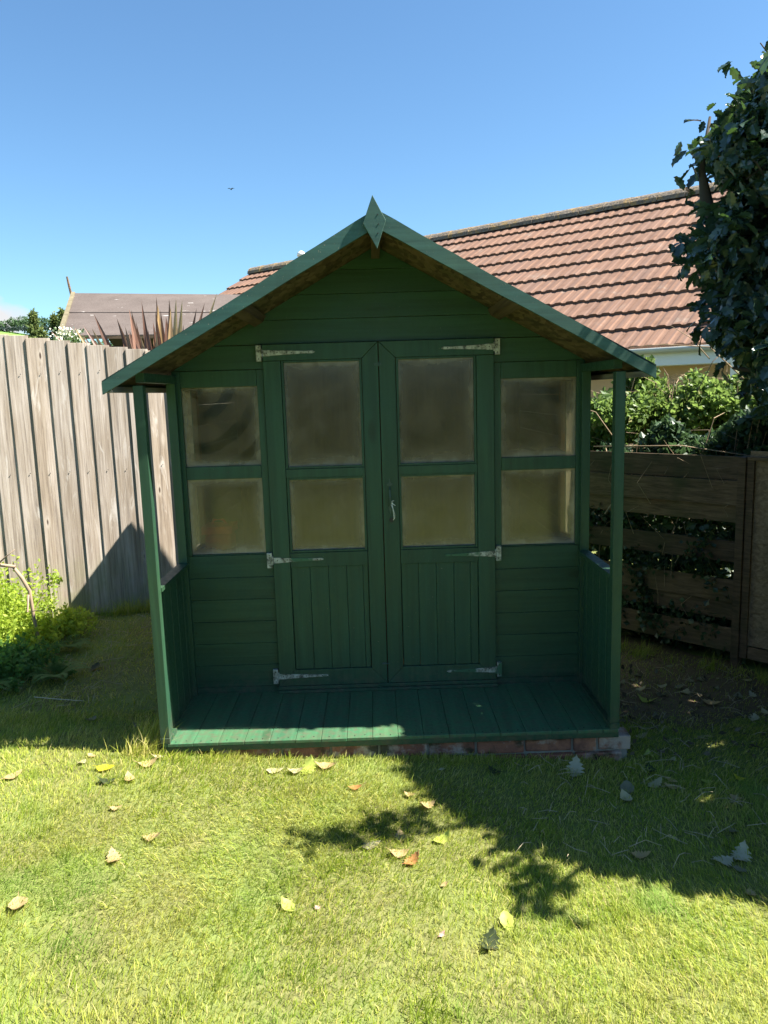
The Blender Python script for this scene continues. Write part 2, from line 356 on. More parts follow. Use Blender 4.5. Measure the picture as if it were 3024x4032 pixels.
# hinges: tee hinge = fixing plate on the wall, tapering strap on the door
for sx in (-1, 1):
    for z, m, lab in ((1.765, GAL1, 'flaking white'), (.716, GAL2 if sx < 0 else GAL3, 'half painted green'), (.088, GAL1 if sx < 0 else GAL3, 'scuffed')):
        h = MB(); yy = D-.004
        h.prism([(sx*.5795, Y0-.0035, z-.039), (sx*.605, Y0-.0035, z-.039), (sx*.605, Y0-.0035, z+.039), (sx*.5795, Y0-.0035, z+.039)], (0, .024, 0))
        h.tube([(sx*.5765, Y0-.003, z-.022), (sx*.5765, Y0-.003, z+.022)], .0042, 8)
        pts = [(.574, -.0145), (.54, -.0145), (.532, -.0125), (.36, -.0055), (.325, -.0065), (.312, 0), (.325, .0065), (.36, .0055), (.532, .0125), (.54, .0145), (.574, .0145)]
        h.prism([(sx*x, Y0-.0035, z+q) for x, q in pts], (0, .003, 0))
        ho = h.build('hinge', m, SH, .0006); ho['label'] = lab+(' hinge of the left door' if sx < 0 else ' hinge of the right door')
        screws('screw', [(sx*x, z+q) for x, q in ((.592, .027), (.592, -.027), (.552, 0), (.50, .002), (.43, 0), (.345, 0))], .0031, ho, Y0-.0048, Y0-.0034)
# sill, threshold, strip seen through the door gap
mb = MB(); mb.box((-.580, D-.045, .001), (.580, D+.02, .016)); mb.box((-.578, D-.030, .0165), (.578, D+.012, .0335)); mb.build('door_sill', PX, SH, .0015)
mb = MB(); mb.box((-.022, Y1+.001, .04), (.022, Y1+.012, 1.80)); mb.build('door_stop', REDW, SH)
# latch, keyhole plug and string
dor = bpy.data.objects['door.001']
mb = MB(); hy = Y0-.001
mb.prism([(.0385+x, hy-.003, 1.095+z) for x, z in ((-.003, -.02), (-.004, -.010), (-.013, -.008), (-.015, .002), (-.006, .006), (0, .028), (.006, .006), (.015, .002), (.013, -.008), (.004, -.010), (.003, -.02))], (0, .0032, 0))
mb.tube([(.0385, hy-.003, 1.08), (.0386, hy-.020, 1.066), (.039, hy-.026, 1.03), (.0392, hy-.020, .993), (.0395, hy-.004, .98)], [.0035, .0045, .0055, .0045, .0035], 8)
mb.prism([(.0395+x, hy-.003, .962+z) for x, z in ((-.003, .022), (-.010, .016), (-.012, .004), (-.005, -.006), (0, -.024), (.005, -.006), (.012, .004), (.010, .016), (.003, .022))], (0, .0032, 0))
mb.build('door_handle', HANDM, dor, .0008)
mb = MB(); mb.tube([(.0435, hy-.0035, .909), (.0435, hy+.001, .909)], .0125, 20); mb.build('keyhole_cover', BLACKM, dor)
mb = MB()
mb.tube([(.042, hy-.024, .993), (.050, hy-.020, .975), (.0535, hy-.014, .945), (.0560, hy-.010, .918), (.0505, hy-.008, .909)], .0014, 6)
mb.tube([(.047, hy-.024, 1.001), (.052, hy-.018, .97), (.060, hy-.012, .940), (.0595, hy-.010, .920), (.0505, hy-.008, .909)], .0014, 6)
mb.tube([(.047, hy-.024, 1.001), (.046, hy-.026, 1.010), (.058, hy-.026, 1.012)], .0018, 6)
mb.tube([(.047, hy-.024, 1.001), (.055, hy-.024, .993), (.064, hy-.020, .986)], .0020, 6)
mb.tube([(.044, hy-.020, .996), (.048, hy-.026, 1.003), (.050, hy-.020, .996)], .003, 6)
so_ = mb.build('tied_string', STRING, None, 0, True); tag(so_, 'loop of white string tied round the black door latch', 'string')
mb = MB(); mb.box((-.022, Y0-.003, 1.690), (.014, Y0, 1.702)); mb.box((-.004, Y0-.006, 1.686), (.004, Y0-.0031, 1.706)); mb.build('top_catch', HANDM, dor)
mb = MB(); mb.tube([(-.03, Y0-.005, .142), (.014, Y0-.005, .142)], .0035, 8); mb.box((-.026, Y0-.003, .135), (-.008, Y0, .149)); mb.build('bolt', HANDM, dor)
# deck boards run front to back
mb = MB(); xs = [-1.045, -1.02]+[-.905+.1175*k for k in range(17)]; xs = [x for x in xs if x < 1.0]+[1.045]
for a, b in zip(xs, xs[1:]): mb.box((a+.0007, random.uniform(-.003, .001), -.016), (b-.0007, D-.0005, random.uniform(-.001, 0)))
mb.build('porch_floor', PD, SH, .002)
mb = MB(); mb.box((-W, .004, -.044), (W, .046, -.0165)); mb.box((-W, .3, -.044), (W, .34, -.0165)); mb.build('floor_bearer', PX, SH, .003)
for a, b in zip(xs, xs[1:]):
    for q in (.3, .7):
        nl = MB(); xx, yy = a+(b-a)*q, .022+random.uniform(-.006, .006); nl.tube([(xx, yy, -.001), (xx, yy, .0012)], .003, 6); nl.build('floor_nail', SCREW, SH)
# posts
for sx in (-1, 1):
    mb = MB(); lean = -.012 if sx < 0 else 0.0
    mb.prism([(sx*(W-TP), .0, .028), (sx*W, .0, .028), (sx*W, TP, .028), (sx*(W-TP), TP, .028)], (lean*0, 0, 1.615-.028+.0))
    p = mb.build('porch_post', PZ, SH, .002); p['label'] = 'sunlit left porch post' if sx < 0 else 'shaded right porch post'
    mb = MB(); mb.box((sx*(W-TP-.001), -.002, .0005), (sx*(W+.001), TP+.001, .027)); mb.build('post_foot', PX, SH, .002)
    mb = MB(); mb.box((sx*1.012, D-.040, .0005), (sx*1.056, D-.0045, 1.66)); mb.build('wall_post', PZ, SH, .0015)
    mb = MB(); mb.box((sx*1.010, TP+.001, 1.628), (sx*1.048, 2.3, 1.668)); mb.build('eaves_plate', PY, SH, .001)
    mb = MB(); mb.box((sx*1.125, -.05, 1.588), (sx*1.149, 2.33, 1.613)); mb.build('eaves_batten', EAVE, SH, .001)
    # side panel and hand rail
    mb = MB(); y = TP+.001
    while y < D-.042:
        y2 = min(y+.112, D-.041); mb.box((sx*(1.030+random.uniform(-.0008, .0008)), y+.0018, .001), (sx*1.044, y2-.0018, .7)); y = y2
    mb.build('side_panel', PZ, SH, .0016)
    mb = MB(); mb.box((sx*1.003, TP+.001, .701), (sx*1.056, D-.0415, .7215)); mb.build('hand_rail', PY, SH, .002)
    mb = MB(); mb.box((sx*1.0285, TP+.0, .001), (sx*1.005, .12 if sx < 0 else .5, .022)); mb.build('floor_batten', PY, SH, .001)
    # side wall with a window opening
    mb = MB(); xa, xb = sx*1.026, sx*1.042
    zz = -.03
    while zz < 1.60:
        z2 = min(zz+.119, 1.665)
        if z2 <= .75 or zz >= 1.60: mb.box((xa, D+.019, zz+.001), (xb, 2.30, z2-.001))
        else: mb.box((xa, .98, zz+.001), (xb, 2.30, z2-.001))
        zz = z2
    sw = mb.build('side_wall', [PY], SH)
    mb = MB(); mb.box((sx*1.0, .935, .75), (sx*1.024, .985, 1.62)); mb.box((sx*1.0, D+.035, .70), (sx*1.024, .93, .75)); mb.box((sx*1.0, D+.035, 1.60), (sx*1.024, .93, 1.62)); mb.build('inner_frame', INT, sw)
    mb = MB(); mb.box((sx*1.030, D+.035, .752), (sx*1.033, .935, 1.60)); mb.build('pane', GLASS, sw)
mb = MB(); mb.prism([(-1.026, 2.28, -.03), (1.026, 2.28, -.03), (1.026, 2.28, 1.69), (0, 2.28, 2.25), (-1.026, 2.28, 1.69)], (0, .018, 0)); mb.build('back_wall', INT, SH)
mb = MB(); mb.box((-1.02, D+.04, -.03), (1.02, 2.27, -.012)); mb.build('inner_floor', INT, SH)
# roof
for sx in (-1, 1):
    mb = MB(); mb.prism([(sx*.002, -.042, 2.264), (sx*1.150, -.042, 1.625), (sx*1.150, -.042, 1.637), (sx*.002, -.042, 2.276)], (0, 2.40, 0)); mb.build('roof_board', OSB, SH)
    mb = MB(); mb.prism([(sx*.0, -.046, 2.2775), (sx*1.156, -.046, 1.635), (sx*1.158, -.046, 1.600), (sx*1.161, -.046, 1.600), (sx*1.161, -.046, 1.638), (sx*.0, -.046, 2.281)], (0, 2.41, 0)); mb.build('roof_felt', FELT, SH)
    # barge board, slightly bowed and split along its length on the left
    for yb, nm in ((-.062, 'barge_board'), (2.362, 'barge_board')):
        mb = MB(); N = 14
        for i in range(N):
            a, b = 1.157*i/N, 1.157*(i+1)/N
            wv = lambda x: .0018*math.sin(9*x+sx)+.0012*math.sin(23*x)
            T = lambda x: (sx*x, yb, 2.288-.5695*x+wv(x)); Bm = lambda x: (sx*x, yb, 2.217-.5500*x+wv(x)*.6)
            mb.prism([T(a), T(b), Bm(b), Bm(a)], (0, .015, 0))
        v = {}
        mb.build(nm, PW, SH, 0)
    mb = MB()
    mb.obox((sx*.565, -.044, 1.917), (sx*.042, 0, -.0225), (0, 2.38, 0), (-sx*.016, 0, .030)); mb.build('purlin', RAWY, SH)
mb = MB(); mb.box((-.02, -.044, 2.205), (.02, 2.3, 2.240)); mb.build('ridge_beam', RAWY, SH)
for y, nm in ((-.080, 'finial'), (2.378, 'finial')):
    mb = MB(); mb.prism([(-.009, y, 2.338), (.042, y, 2.240), (.004, y, 2.132), (-.050, y, 2.230)], (0, .0165, 0)); fo = mb.build(nm, PW, SH, .0012)
screws('finial_nail', ((.010, 2.262), (.012, 2.225), (.009, 2.19)), .0028, SH, -.0815, -.0795)
# things seen dimly through the panes
RED = plain('red_plastic', (.70, .075, .04), .45)
tb = empty('red_storage_tub', (-.87, .72, -.012), 'blurred red tub seen through the lower left window pane', 'tub')
mb = MB(); mb.prism([(-.94, .65, -.012), (-.80, .65, -.012), (-.80, .80, -.012), (-.94, .80, -.012)], (0, 0, .86)); mb.build('tub_body', RED, tb, .02)
mb = MB(); mb.prism([(-.95, .64, .849), (-.79, .64, .849), (-.79, .81, .849), (-.95, .81, .849)], (0, 0, .04)); mb.tube([(-.91, .72, .889), (-.90, .72, .915), (-.85, .72, .915), (-.83, .72, .889)], .008, 8); mb.build('tub_lid', RED, tb, .01)
# brick base
bp = empty('brick_plinth', (0, .1, -.2), 'low base of old red bricks under the porch of the summerhouse', 'brick base')
mb = MB(); mo = MB()
for row, (z0, z1) in enumerate(((-.112, -.0475), (-.187, -.122), (-.262, -.197))):
    x = -1.06-(.1 if row % 2 else 0)
    while x < 1.08:
        L = .213 if x+.213 < 1.0 or x > 1.13 else .213
        L = random.choice((.213, .213, .105)) if row == 0 else .213
        x1 = min(x+L, 1.112); yb = .022+random.uniform(-.004, .004)-.012*row
        if x1-x > .04: mb.box((max(x, -1.06), yb, z0), (x1, .125, z1), 0, .0025)
        x = x1+.011
mo.box((-1.055, .034, -.27), (1.098, .13, -.052))
mb.build('brick', BRICK, bp, .006); mo.build('mortar', MORTAR, bp)
# moss in the joints
# ================================================================ GROUND
def m_ground():
    t = NT('turf_soil'); n = t.noise(2.2, 5, None, .6); f = t.noise(45, 4, None, .7)
    c = t.mix(t.ramp(f, [(.35, 0), (.7, 1)]), (.085, .088, .030), (.200, .200, .075)); c = t.mix(t.ramp(n, [(.4, 0), (.62, .7)]), c, (.15, .20, .05))
    t.col(c, .95, .1).bump(f, .6, .01); return t.m
n1, n2 = 150, 150
xs = np.concatenate([[-900, -200, -50, -15], np.linspace(-7, 7, n1-8), [15, 50, 200, 900]]); ys = np.concatenate([[-900, -200, -50], np.linspace(-8, 8, n2-8), [16, 30, 60, 120, 220]])
gx, gy = np.meshgrid(xs, ys); gz = ground_z(gx, gy)-.004
V = np.stack([gx.ravel(), gy.ravel(), gz.ravel()], 1); nx, ny = len(xs), len(ys)
i, j = np.meshgrid(np.arange(nx-1), np.arange(ny-1)); q = (j*nx+i).ravel()
gr = npmesh('ground', V, np.stack([q, q+1, q+1+nx, q+nx], 1), m_ground(), smooth=True); tag(gr, kind='structure')

# ---- grass blades
def m_grass():
    t = NT('grass'); r = t.attr('tint'); n = t.noise(1.7, 4, None, .6); n2 = t.noise(7, 3)
    c = t.ramp(r, [(0, (.150, .235, .020)), (.45, (.290, .370, .034)), (.78, (.420, .460, .062)), (.90, (.54, .49, .14)), (1, (.63, .54, .24))])
    dry = t.ramp(t.math('ADD', t.math('MULTIPLY', n, .7), t.math('MULTIPLY', n2, .3)), [(.44, 0), (.66, .55)])
    c = t.mix(dry, c, (.52, .48, .14)); lush = t.ramp(t.noise(2.6, 3), [(.55, 0), (.7, .6)]); c = t.mix(lush, c, (.16, .32, .06))
    t.col(c, .6, .25); t.translucent(c, .45); return t.m
GRASS = m_grass()
def patch(n, x0, x1, y0, y1, hmin, hmax, wid, flat=.55, keep=None):
    x = rng.uniform(x0, x1, n); y = rng.uniform(y0, y1, n)
    k = ~((x > -1.07) & (x < 1.07) & (y > .015) & (y < 2.4)); k &= y < 2.326+.353*(x+2.377)+.02; k &= y < 3.39-1.05*x
    if keep is not None: k &= keep(x, y)
    return x[k], y[k]
def blades(x, y, h, wd, lean, rngl=rng, tint=None):
    n = len(x); a = rngl.uniform(0, 2*np.pi, n); fl = np.sin(1.9*x+.8*y)*1.2+np.sin(3.3*y-1.1*x)*1.1+.6; la = fl+rngl.normal(0, 1.05, n)
    z = ground_z(x, y)-.004; dx, dy = np.cos(la), np.sin(la); sx, sy = -np.sin(a), np.cos(a)
    L = lean*h; hh = h*np.sqrt(np.clip(1-(lean*.82)**2, .09, 1))
    b = np.stack([x, y, z], 1); V = np.empty((n, 5, 3))
    s = np.stack([sx*wd/2, sy*wd/2, np.zeros(n)], 1)
    mid = b+np.stack([dx*L*.38, dy*L*.38, hh*.62], 1); tip = b+np.stack([dx*L, dy*L, hh], 1)
    V[:, 0] = b-s; V[:, 1] = b+s; V[:, 2] = mid+s*.85; V[:, 3] = mid-s*.85; V[:, 4] = tip
    base = np.arange(n)[:, None]*5
    F1 = base+np.array([[0, 1, 2]]); F2 = base+np.array([[0, 2, 3]]); F3 = base+np.array([[3, 2, 4]])
    return V.reshape(-1, 3), np.concatenate([F1, F2, F3]), np.repeat(tint if tint is not None else rngl.uniform(0, 1, n)**1.1, 5)
def bare(x, y):
    """thin turf: soil by the right fence, worn patches behind the left post"""
    d = 1.0-1.0*np.clip((x-1.05)/.15, 0, 1)*np.clip((y-.25)/.55, 0, 1)*.5
    d *= 1-.55*np.exp(-(((x+1.45)/.35)**2+((y-.95)/.3)**2))
    d *= 1-.35*np.exp(-(((x-1.3)/.5)**2+((y-.1)/.25)**2))
    d *= 1-.4*np.exp(-(((x+1.2)/.12)**2+((y-.02)/.08)**2))
    d *= .75+.25*np.sin(5.1*x+2*y)*np.sin(4.3*y-x)
    return rng.uniform(0, 1, len(x)) < d
parts = []
def add(n, x0, x1, y0, y1, h0, h1, w, l0=.45, l1=1.15, tint=None):
    x, y = patch(n, x0, x1, y0, y1, 0, 0, 0, keep=bare); m = len(x)
    h = rng.uniform(h0, h1, m)*(.85+.3*np.sin(2.7*x+y)*np.sin(3.1*y)); parts.append(blades(x, y, h, rng.uniform(.7, 1.3, m)*w, rng.uniform(l0, l1, m), tint=None if tint is None else rng.uniform(*tint, m)))
add(150000, -2.1, 2.1, -1.9, -.55, .018, .040, .0022)
add(120000, -2.6, 2.5, -.55, .5, .018, .040, .0026)
add(70000, -3.2, 2.7, .5, 2.7, .018, .042, .0034)
add(14000, -2.4, 2.4, -1.9, 1.2, .04, .065, .0024, .3, .9)
add(6000, -2.4, 2.4, -1.8, .6, .03, .06, .002, .5, 1.2, (.88, 1))
add(60000, -5, 5, -6.5, -1.9, .025, .05, .006)
add(16000, -5, -2.6, -1.9, 2.2, .025, .05, .005); add(10000, 2.5, 5, -1.9, .2, .025, .05, .005)
# longer tufts along the brick base, the fence foot and at the left porch corner
def tuft(cx, cy, rx, ry, n, h0, h1, w=.0028, tint=(.2, 1)):
    x = rng.normal(cx, rx, n); y = rng.normal(cy, ry, n); k = ~((x > -1.06) & (x < 1.1) & (y > .0) & (y < 2.4)); x, y = x[k], y[k]; m = len(x)
    parts.append(blades(x, y, rng.uniform(h0, h1, m), rng.uniform(.7, 1.3, m)*w, rng.uniform(.2, 1.0, m), tint=rng.uniform(*tint, m)))
for k in range(30):
    x_ = rng.uniform(-1.05, 1.15); tuft(x_, rng.uniform(-.06, .0), .03, .015, 40, .02, .055 if x_ < 0 else .045)
tuft(-1.13, .08, .035, .05, 260, .06, .17); tuft(-1.15, .0, .05, .03, 200, .04, .12, tint=(.6, 1)); tuft(-1.10, .22, .02, .08, 120, .05, .14)
for k in range(70):
    tuft(rng.uniform(-1.6, 1.6), rng.uniform(-1.6, -.15), .035, .03, 55, .030, .058, .0024, (0, .5))
for k in range(34):
    x = rng.uniform(-3.0, -1.2); tuft(x, 2.25+.353*(x+2.377)-rng.uniform(.0, .08), .05, .03, 60, .05, .16)
for k in range(16):
    x = rng.uniform(1.35, 2.3); tuft(x, 3.30-1.05*x-rng.uniform(.05, .25), .04, .03, 26, .04, .12, tint=(.0, .7))
off = 0; VV, FF, TT = [], [], []
for v, f, t_ in parts: VV.append(v); FF.append(f+off); TT.append(t_); off += len(v)
go = npmesh('grass', np.concatenate(VV), np.concatenate(FF), GRASS, tint=np.concatenate(TT)); tag(go, 'short mown lawn grass with drier yellow patches', 'grass', kind='stuff')
# soil by the right fence and worn earth on the left
def soil_sheet(name, cx, cy, rx, ry, seed, mat):
    r = random.Random(seed); n = 40; V = [(cx, cy, float(ground_z(cx, cy))+.002)]
    for ring in (.5, 1.0):
        for k in range(n):
            a = 2*math.pi*k/n; s = ring*(1+.12*math.sin(3*a+seed)+.08*math.sin(7*a)+r.uniform(-.04, .04))
            x, y = cx+rx*s*math.cos(a), cy+ry*s*math.sin(a); V.append((x, y, float(ground_z(x, y))+(.003 if ring < 1 else -.001)))
    m = MB(); m.poly(V, [(0, 1+k, 1+(k+1) % n) for k in range(n)]+[(1+k, 1+n+k, 1+n+(k+1) % n, 1+(k+1) % n) for k in range(n)])
    o = m.build(name, mat, None, 0, True); tag(o, kind='structure')
SOIL = plain('dark_soil', (.125, .095, .058), .95, .1, .5, 40, .7)
soil_sheet('soil', 1.62, 1.05, .55, .75, 3, SOIL)

# ================================================================ LEFT FENCE
fd = Vector((.943, .333, 0)).normalized(); fn = Vector((fd.y, -fd.x, 0)); fp = Vector((-2.377, 2.326, 0))
fl = empty('closeboard_fence', (-2.4, 2.33, -.05), 'pale weathered fence of tall overlapping vertical boards left of the summerhouse', 'fence')
mb = MB(); s = -2.1; k = 0
while s < 1.75:
    wdt = .1325+random.uniform(-.004, .004); zt = 2.0-.118*(s+.03)+random.uniform(-.004, .004) if s > -.2 else 2.02-.05*s
    a = fp+fd*s; b = a+fd*(wdt+.022); tl = random.uniform(-.002, .002); z0 = -.12
    A0 = a+fn*.017+fd*tl; B0 = b+fn*.003+fd*tl
    mb.prism([(A0.x, A0.y, z0), (B0.x, B0.y, z0), ((b-fn*.004).x, (b-fn*.004).y, z0), (a.x, a.y, z0)], (random.uniform(-.004, .004), 0, zt-z0)); s += wdt
mb.build('fence_board', FENCE_L, fl, .0015)
s = -.75
while s < .75:
    for z in (1.05, 1.77):
        q_ = MB(); p_ = fp+fd*(s+.045)+fn*.0145+Vector((0, 0, z+random.uniform(-.015, .015))); q_.tube([p_, p_+fn*.004], .0035, 6); q_.build('nail', SCREW, fl)
    s += .1325
mb = MB()
for z in (.25, 1.0, 1.72): mb.obox(fp+fd*-2.1-fn*.045+Vector((0, 0, z)), fd*3.85, -fn*.045+Vector((0, 0, 0)), Vector((0, 0, .08)))
mb.build('fence_rail', FENCE_R, fl)
# ================================================================ RIGHT FENCE
A = Vector((2.15, 1.17, 0)); rd = Vector((-.6866, .727, 0)).normalized(); rn = Vector((-rd.y, rd.x, 0))  # rn points to the lawn
if rn.x > 0: rn = -rn
rf = empty('slatted_fence', (1.9, 1.45, -.1), 'dark brown fence of horizontal slats with gaps and ivy right of the summerhouse', 'fence')
mb = MB()
for z0, z1, o_, in ((.978, 1.12, .0), (.828, .978, .024), (.722, .832, .0), (.482, .61, .012), (.232, .372, .014), (.118, .236, .0), (-.08, .071, .012)):
    j = random.uniform(-.006, .006); a = A-rd*.0+rn*o_
    mb.prism([a+Vector((0, 0, z0)), a+rd*1.2+Vector((0, 0, z0+j)), a+rd*1.2+Vector((0, 0, z1+j)), a+rd*.5+Vector((0, 0, z1-j)), a+Vector((0, 0, z1))], rn*.014)
mb.build('fence_slat', FENCE_R, rf, .002)
for q in (.0, 1.15):
    mb = MB(); a = A+rd*q; mb.obox(a+rn*-.03+rd*-.02+Vector((0, 0, -.3)), rd*.045, rn*.075, Vector((0, 0, 1.42))); mb.build('fence_post', FENCE_R, rf, .003)
LAPW = m_rawwood('lapped_board_wood', 0, (.14, .095, .06), (.34, .25, .165)); lp = empty('lapped_fence_panel', (2.6, .7, -.1), 'brown fence panel of lapped horizontal boards at the right picture edge', 'fence')
mb = MB(); z = -.02
while z < 1.10:
    mb.prism([A-rd*.03+rn*.0+Vector((0, 0, z)), A-rd*.03+rn*.014+Vector((0, 0, z)), A-rd*.03+rn*.004+Vector((0, 0, z+.125)), A-rd*.03+Vector((0, 0, z+.125))], -rd*1.75); z += .105
mb.build('lap_board', LAPW, lp, .001)
mb = MB(); mb.obox(A-rd*.025+rn*.015+Vector((0, 0, -.1)), -rd*.04, rn*.02, Vector((0, 0, 1.2))); mb.obox(A-rd*.07+rn*.015+Vector((0, 0, -.10)), -rd*1.7, rn*.012, Vector((0, 0, .075))); mb.obox(A-rd*.026+rn*-.005+Vector((0, 0, 1.102)), -rd*1.75, rn*.045, Vector((0, 0, .02)))
mb.build('panel_frame', FENCE_R, lp, .002)

# ================================================================ BUNGALOW
ph, th = math.radians(51), math.radians(30)
hd = Vector((-math.sin(ph), math.cos(ph), 0)); hn = Vector((math.cos(ph), math.sin(ph), 0))
hs = hn*math.cos(th)+Vector((0, 0, math.sin(th))); hr = -hn*math.sin(th)+Vector((0, 0, math.cos(th)))
E0 = Vector((3.332, 5.016, 1.963)); LS = 5.06; SE = 11.5; SR = -7.0
HB = empty('bungalow', (3.5, 9, -.2), 'bungalow with a brown tiled roof behind the summerhouse', 'house')
def m_tile():
    t = NT('roof_tiles'); r = t.rnd(); n = t.noise(7, 5, None, .65); f = t.noise(60, 3); lich = t.noise(3.0, 6, None, .7)
    c = t.mix(r, (.125, .070, .046), (.190, .108, .072)); c = t.mix(t.ramp(n, [(.35, 0), (.7, .7)]), c, (.225, .140, .098)); c = t.mix(t.ramp(f, [(.3, .4), (.6, 0)]), c, scl((.2, .11, .085), .8))
    c = t.mix(t.ramp(t.noise(18, 4), [(.70, 0), (.74, 1)]), c, (.10, .06, .04)); c = t.mix(t.ramp(lich, [(.58, 0), (.70, .45)]), c, (.24, .21, .18))
    cs = t.n.new('ShaderNodeTexNoise'); cs.noise_dimensions = '2D'; cs.inputs['Scale'].default_value = 1; cs.inputs['Detail'].default_value = 4
    cv = t.n.new('ShaderNodeCombineXYZ'); t.l.new(t.math('MULTIPLY', t.attr('tint'), 24.0), cv.inputs[0]); t.l.new(t.math('MULTIPLY', r, 9.0), cv.inputs[1]); t.l.new(cv.outputs[0], cs.inputs[0])
    c = t.mix(t.ramp(cs.outputs[0], [(.45, 0), (.62, .75)]), c, (.140, .090, .072))
    t.col(c, .9, .15).bump(f, .3, .004); return t.m
TILE = m_tile()
NC = 11; gauge = LS/NC; P_ = .165
def roll(x):   # double-roll profile: broad arcs with narrow pans
    q = (x/P_) % 1.0
    return .008*min(1, 3.2*math.sin(math.pi*q/.62)) if q < .62 else 0.0
V, Fq, SC = [], [], []
tw = 2*P_; ntile = int((SE-SR)/tw)+1; sub = 16
for c in range(NC):
    u0 = c*gauge-.03; u1 = (c+1)*gauge+.03
    for k in range(ntile):
        s0 = SR+k*tw; s1 = min(s0+tw, SE)
        if s1-s0 < .05: continue
        jj = random.uniform(-.004, .004); b0 = len(V); xsx = [s0+.002+(s1-s0-.004)*i/sub for i in range(sub+1)]
        for x in xsx:
            h = roll(x); p = E0+hd*x; ulow = u0+jj
            for (u_, w_) in ((ulow, -.002), (ulow, .036+h*1.9), (u1, .004+h*.9)): V.append(p+hs*u_+hr*w_); SC.append(x)
        for i in range(sub):
            a = b0+i*3; Fq += [(a, a+1, a+4, a+3), (a+1, a+2, a+5, a+4)]
npmesh('roof_tiles', V, Fq, TILE, HB, tint=SC)
mb = MB(); o = E0+hr*-.03
mb.prism([o+hd*SR, o+hd*SE, o+hd*SE+hs*LS, o+hd*SR+hs*LS], -hr*.08); bk = o+hn*2*LS*math.cos(th)
mb.prism([bk+hd*SR, bk+hd*SE, o+hd*SE+hs*LS, o+hd*SR+hs*LS], -hr*.05); mb.build('roof_deck', plain('roof_underlay', (.05, .035, .03), .9), HB)
def m_ridge():
    t = NT('mossy_ridge'); n = t.noise(6, 6, None, .7); f = t.noise(30, 4, None, .7)
    c = t.ramp(f, [(.3, (.075, .070, .062)), (.6, (.24, .20, .16)), (.75, (.36, .31, .25))]); c = t.mix(t.ramp(n, [(.50, 0), (.62, .8)]), c, (.36, .24, .10))
    t.col(c, .95, .1).bump(f, .9, .03); return t.m
mb = MB(); top = E0+hs*LS; x = SR
while x < SE-.05:
    x2 = min(x+.44, SE); pts0, pts1 = [], []
    for k in range(9):
        a = math.pi*k/8; off = hn*(-math.cos(a)*.19)+Vector((0, 0, math.sin(a)*.17-.05)); pts0.append(top+hd*(x+.004)+off*1.03); pts1.append(top+hd*(x2-.004)+off*.97)
    mb.poly(pts0+pts1, [(k, k+1, 10+k, 9+k) for k in range(8)]+[tuple(range(9)), tuple(range(9, 18))]); x = x2
# mortar bedding
mb.prism([top+hd*SR-hn*.17-hs*.01, top+hd*SR+hn*.16, top+hd*SR+Vector((0, 0, .05))], hd*(SE-SR-.02)); mb.build('ridge_tiles', m_ridge(), HB, 0, False)
WHITEP = plain('white_pvc', (.80, .82, .85), .45, .4, .06, 3); GUT = plain('dull_white_gutter', (.55, .56, .53), .5, .4, .18, 4)
mb = MB(); vs = []
for xx in (SR, SE):
    for k in range(9):
        a = math.pi*k/8; vs.append(E0+hd*xx-hn*(.055+math.cos(a)*-.055)+Vector((0, 0, -.012-math.sin(a)*.062)))
mb.poly(vs, [(k, k+1, 10+k, 9+k) for k in range(8)]); gt = mb.build('gutter', GUT, HB, 0, True); sm = gt.modifiers.new('t', 'SOLIDIFY'); sm.thickness = .004
mb = MB(); p = E0+hn*.01; mb.obox(p+hd*SR+Vector((0, 0, -.20)), hd*(SE-SR), hn*.02, Vector((0, 0, .21))); mb.build('fascia', WHITEP, HB)
mb = MB(); mb.obox(p+hd*SR+hn*.021+Vector((0, 0, -.205)), hd*(SE-SR), hn*.3, Vector((0, 0, .01))); mb.build('soffit', WHITEP, HB)
PEACH = plain('peach_render', (.55, .37, .24), .9, .2, .08, 12, .2)
mb = MB(); q = E0+hn*.32; mb.obox(Vector((q.x, q.y, -.4))+hd*SR, hd*(SE-.1-SR), hn*.25, Vector((0, 0, 2.16))); 
mb.prism([Vector((q.x, q.y, 1.76))+hd*(SE-.1), Vector((q.x, q.y, 1.76))+hd*(SE-.1)+hn*(2*LS*math.cos(th)-.6), top+hd*(SE-.1)-Vector((0, 0, .12))], -hd*.1)
mb.obox(Vector((q.x, q.y, -.4))+hd*(SE-.2)+hn*.26, hd*.1, hn*(2*LS*math.cos(th)-.9), Vector((0, 0, 2.15)))
mb.build('house_wall', PEACH, HB)
mb = MB(); mb.obox(Vector((q.x, q.y, .7))+hd*1.5-hn*.01, hd*1.3, hn*.02, Vector((0, 0, .75)))
wn = mb.build('window', plain('window_dark', (.03, .03, .035), .15, .6), HB)
mb = MB()
for a_, b_ in ((1.44, .06), (2.12, .06), (2.80, .06)): mb.obox(Vector((q.x, q.y, .66))+hd*a_-hn*.035, hd*b_, hn*.024, Vector((0, 0, .83)))
mb.build('frame', plain('dark_red_frame', (.22, .02, .015), .5), wn)
mb = MB(); vt = top+hd*9.85+Vector((0, 0, .11))
mb.tube([vt, vt+Vector((0, 0, .05)), vt+Vector((0, 0, .06)), vt+Vector((0, 0, .13)), vt+Vector((0, 0, .17))], [.05, .05, .10, .09, .03], 12); mb.build('vent_cowl', plain('white_cowl', (.8, .8, .78), .5), HB, 0, True)
# white rendered neighbour seen beside the bungalow
wb = empty('white_outbuilding', (4.6, 4.6, -.2), 'small white rendered building glimpsed behind the holly at the right edge', 'outbuilding')
mb = MB(); mb.box((3.05, 3.2, -.3), (5.6, 3.35, 1.90)); mb.build('wall', plain('white_render', (.80, .79, .76), .9, .2, .05, 9, .2), wb)
mb = MB(); mb.box((3.04, 3.19, 1.902), (5.7, 3.36, 1.93)); mb.build('coping', WHITEP, wb)

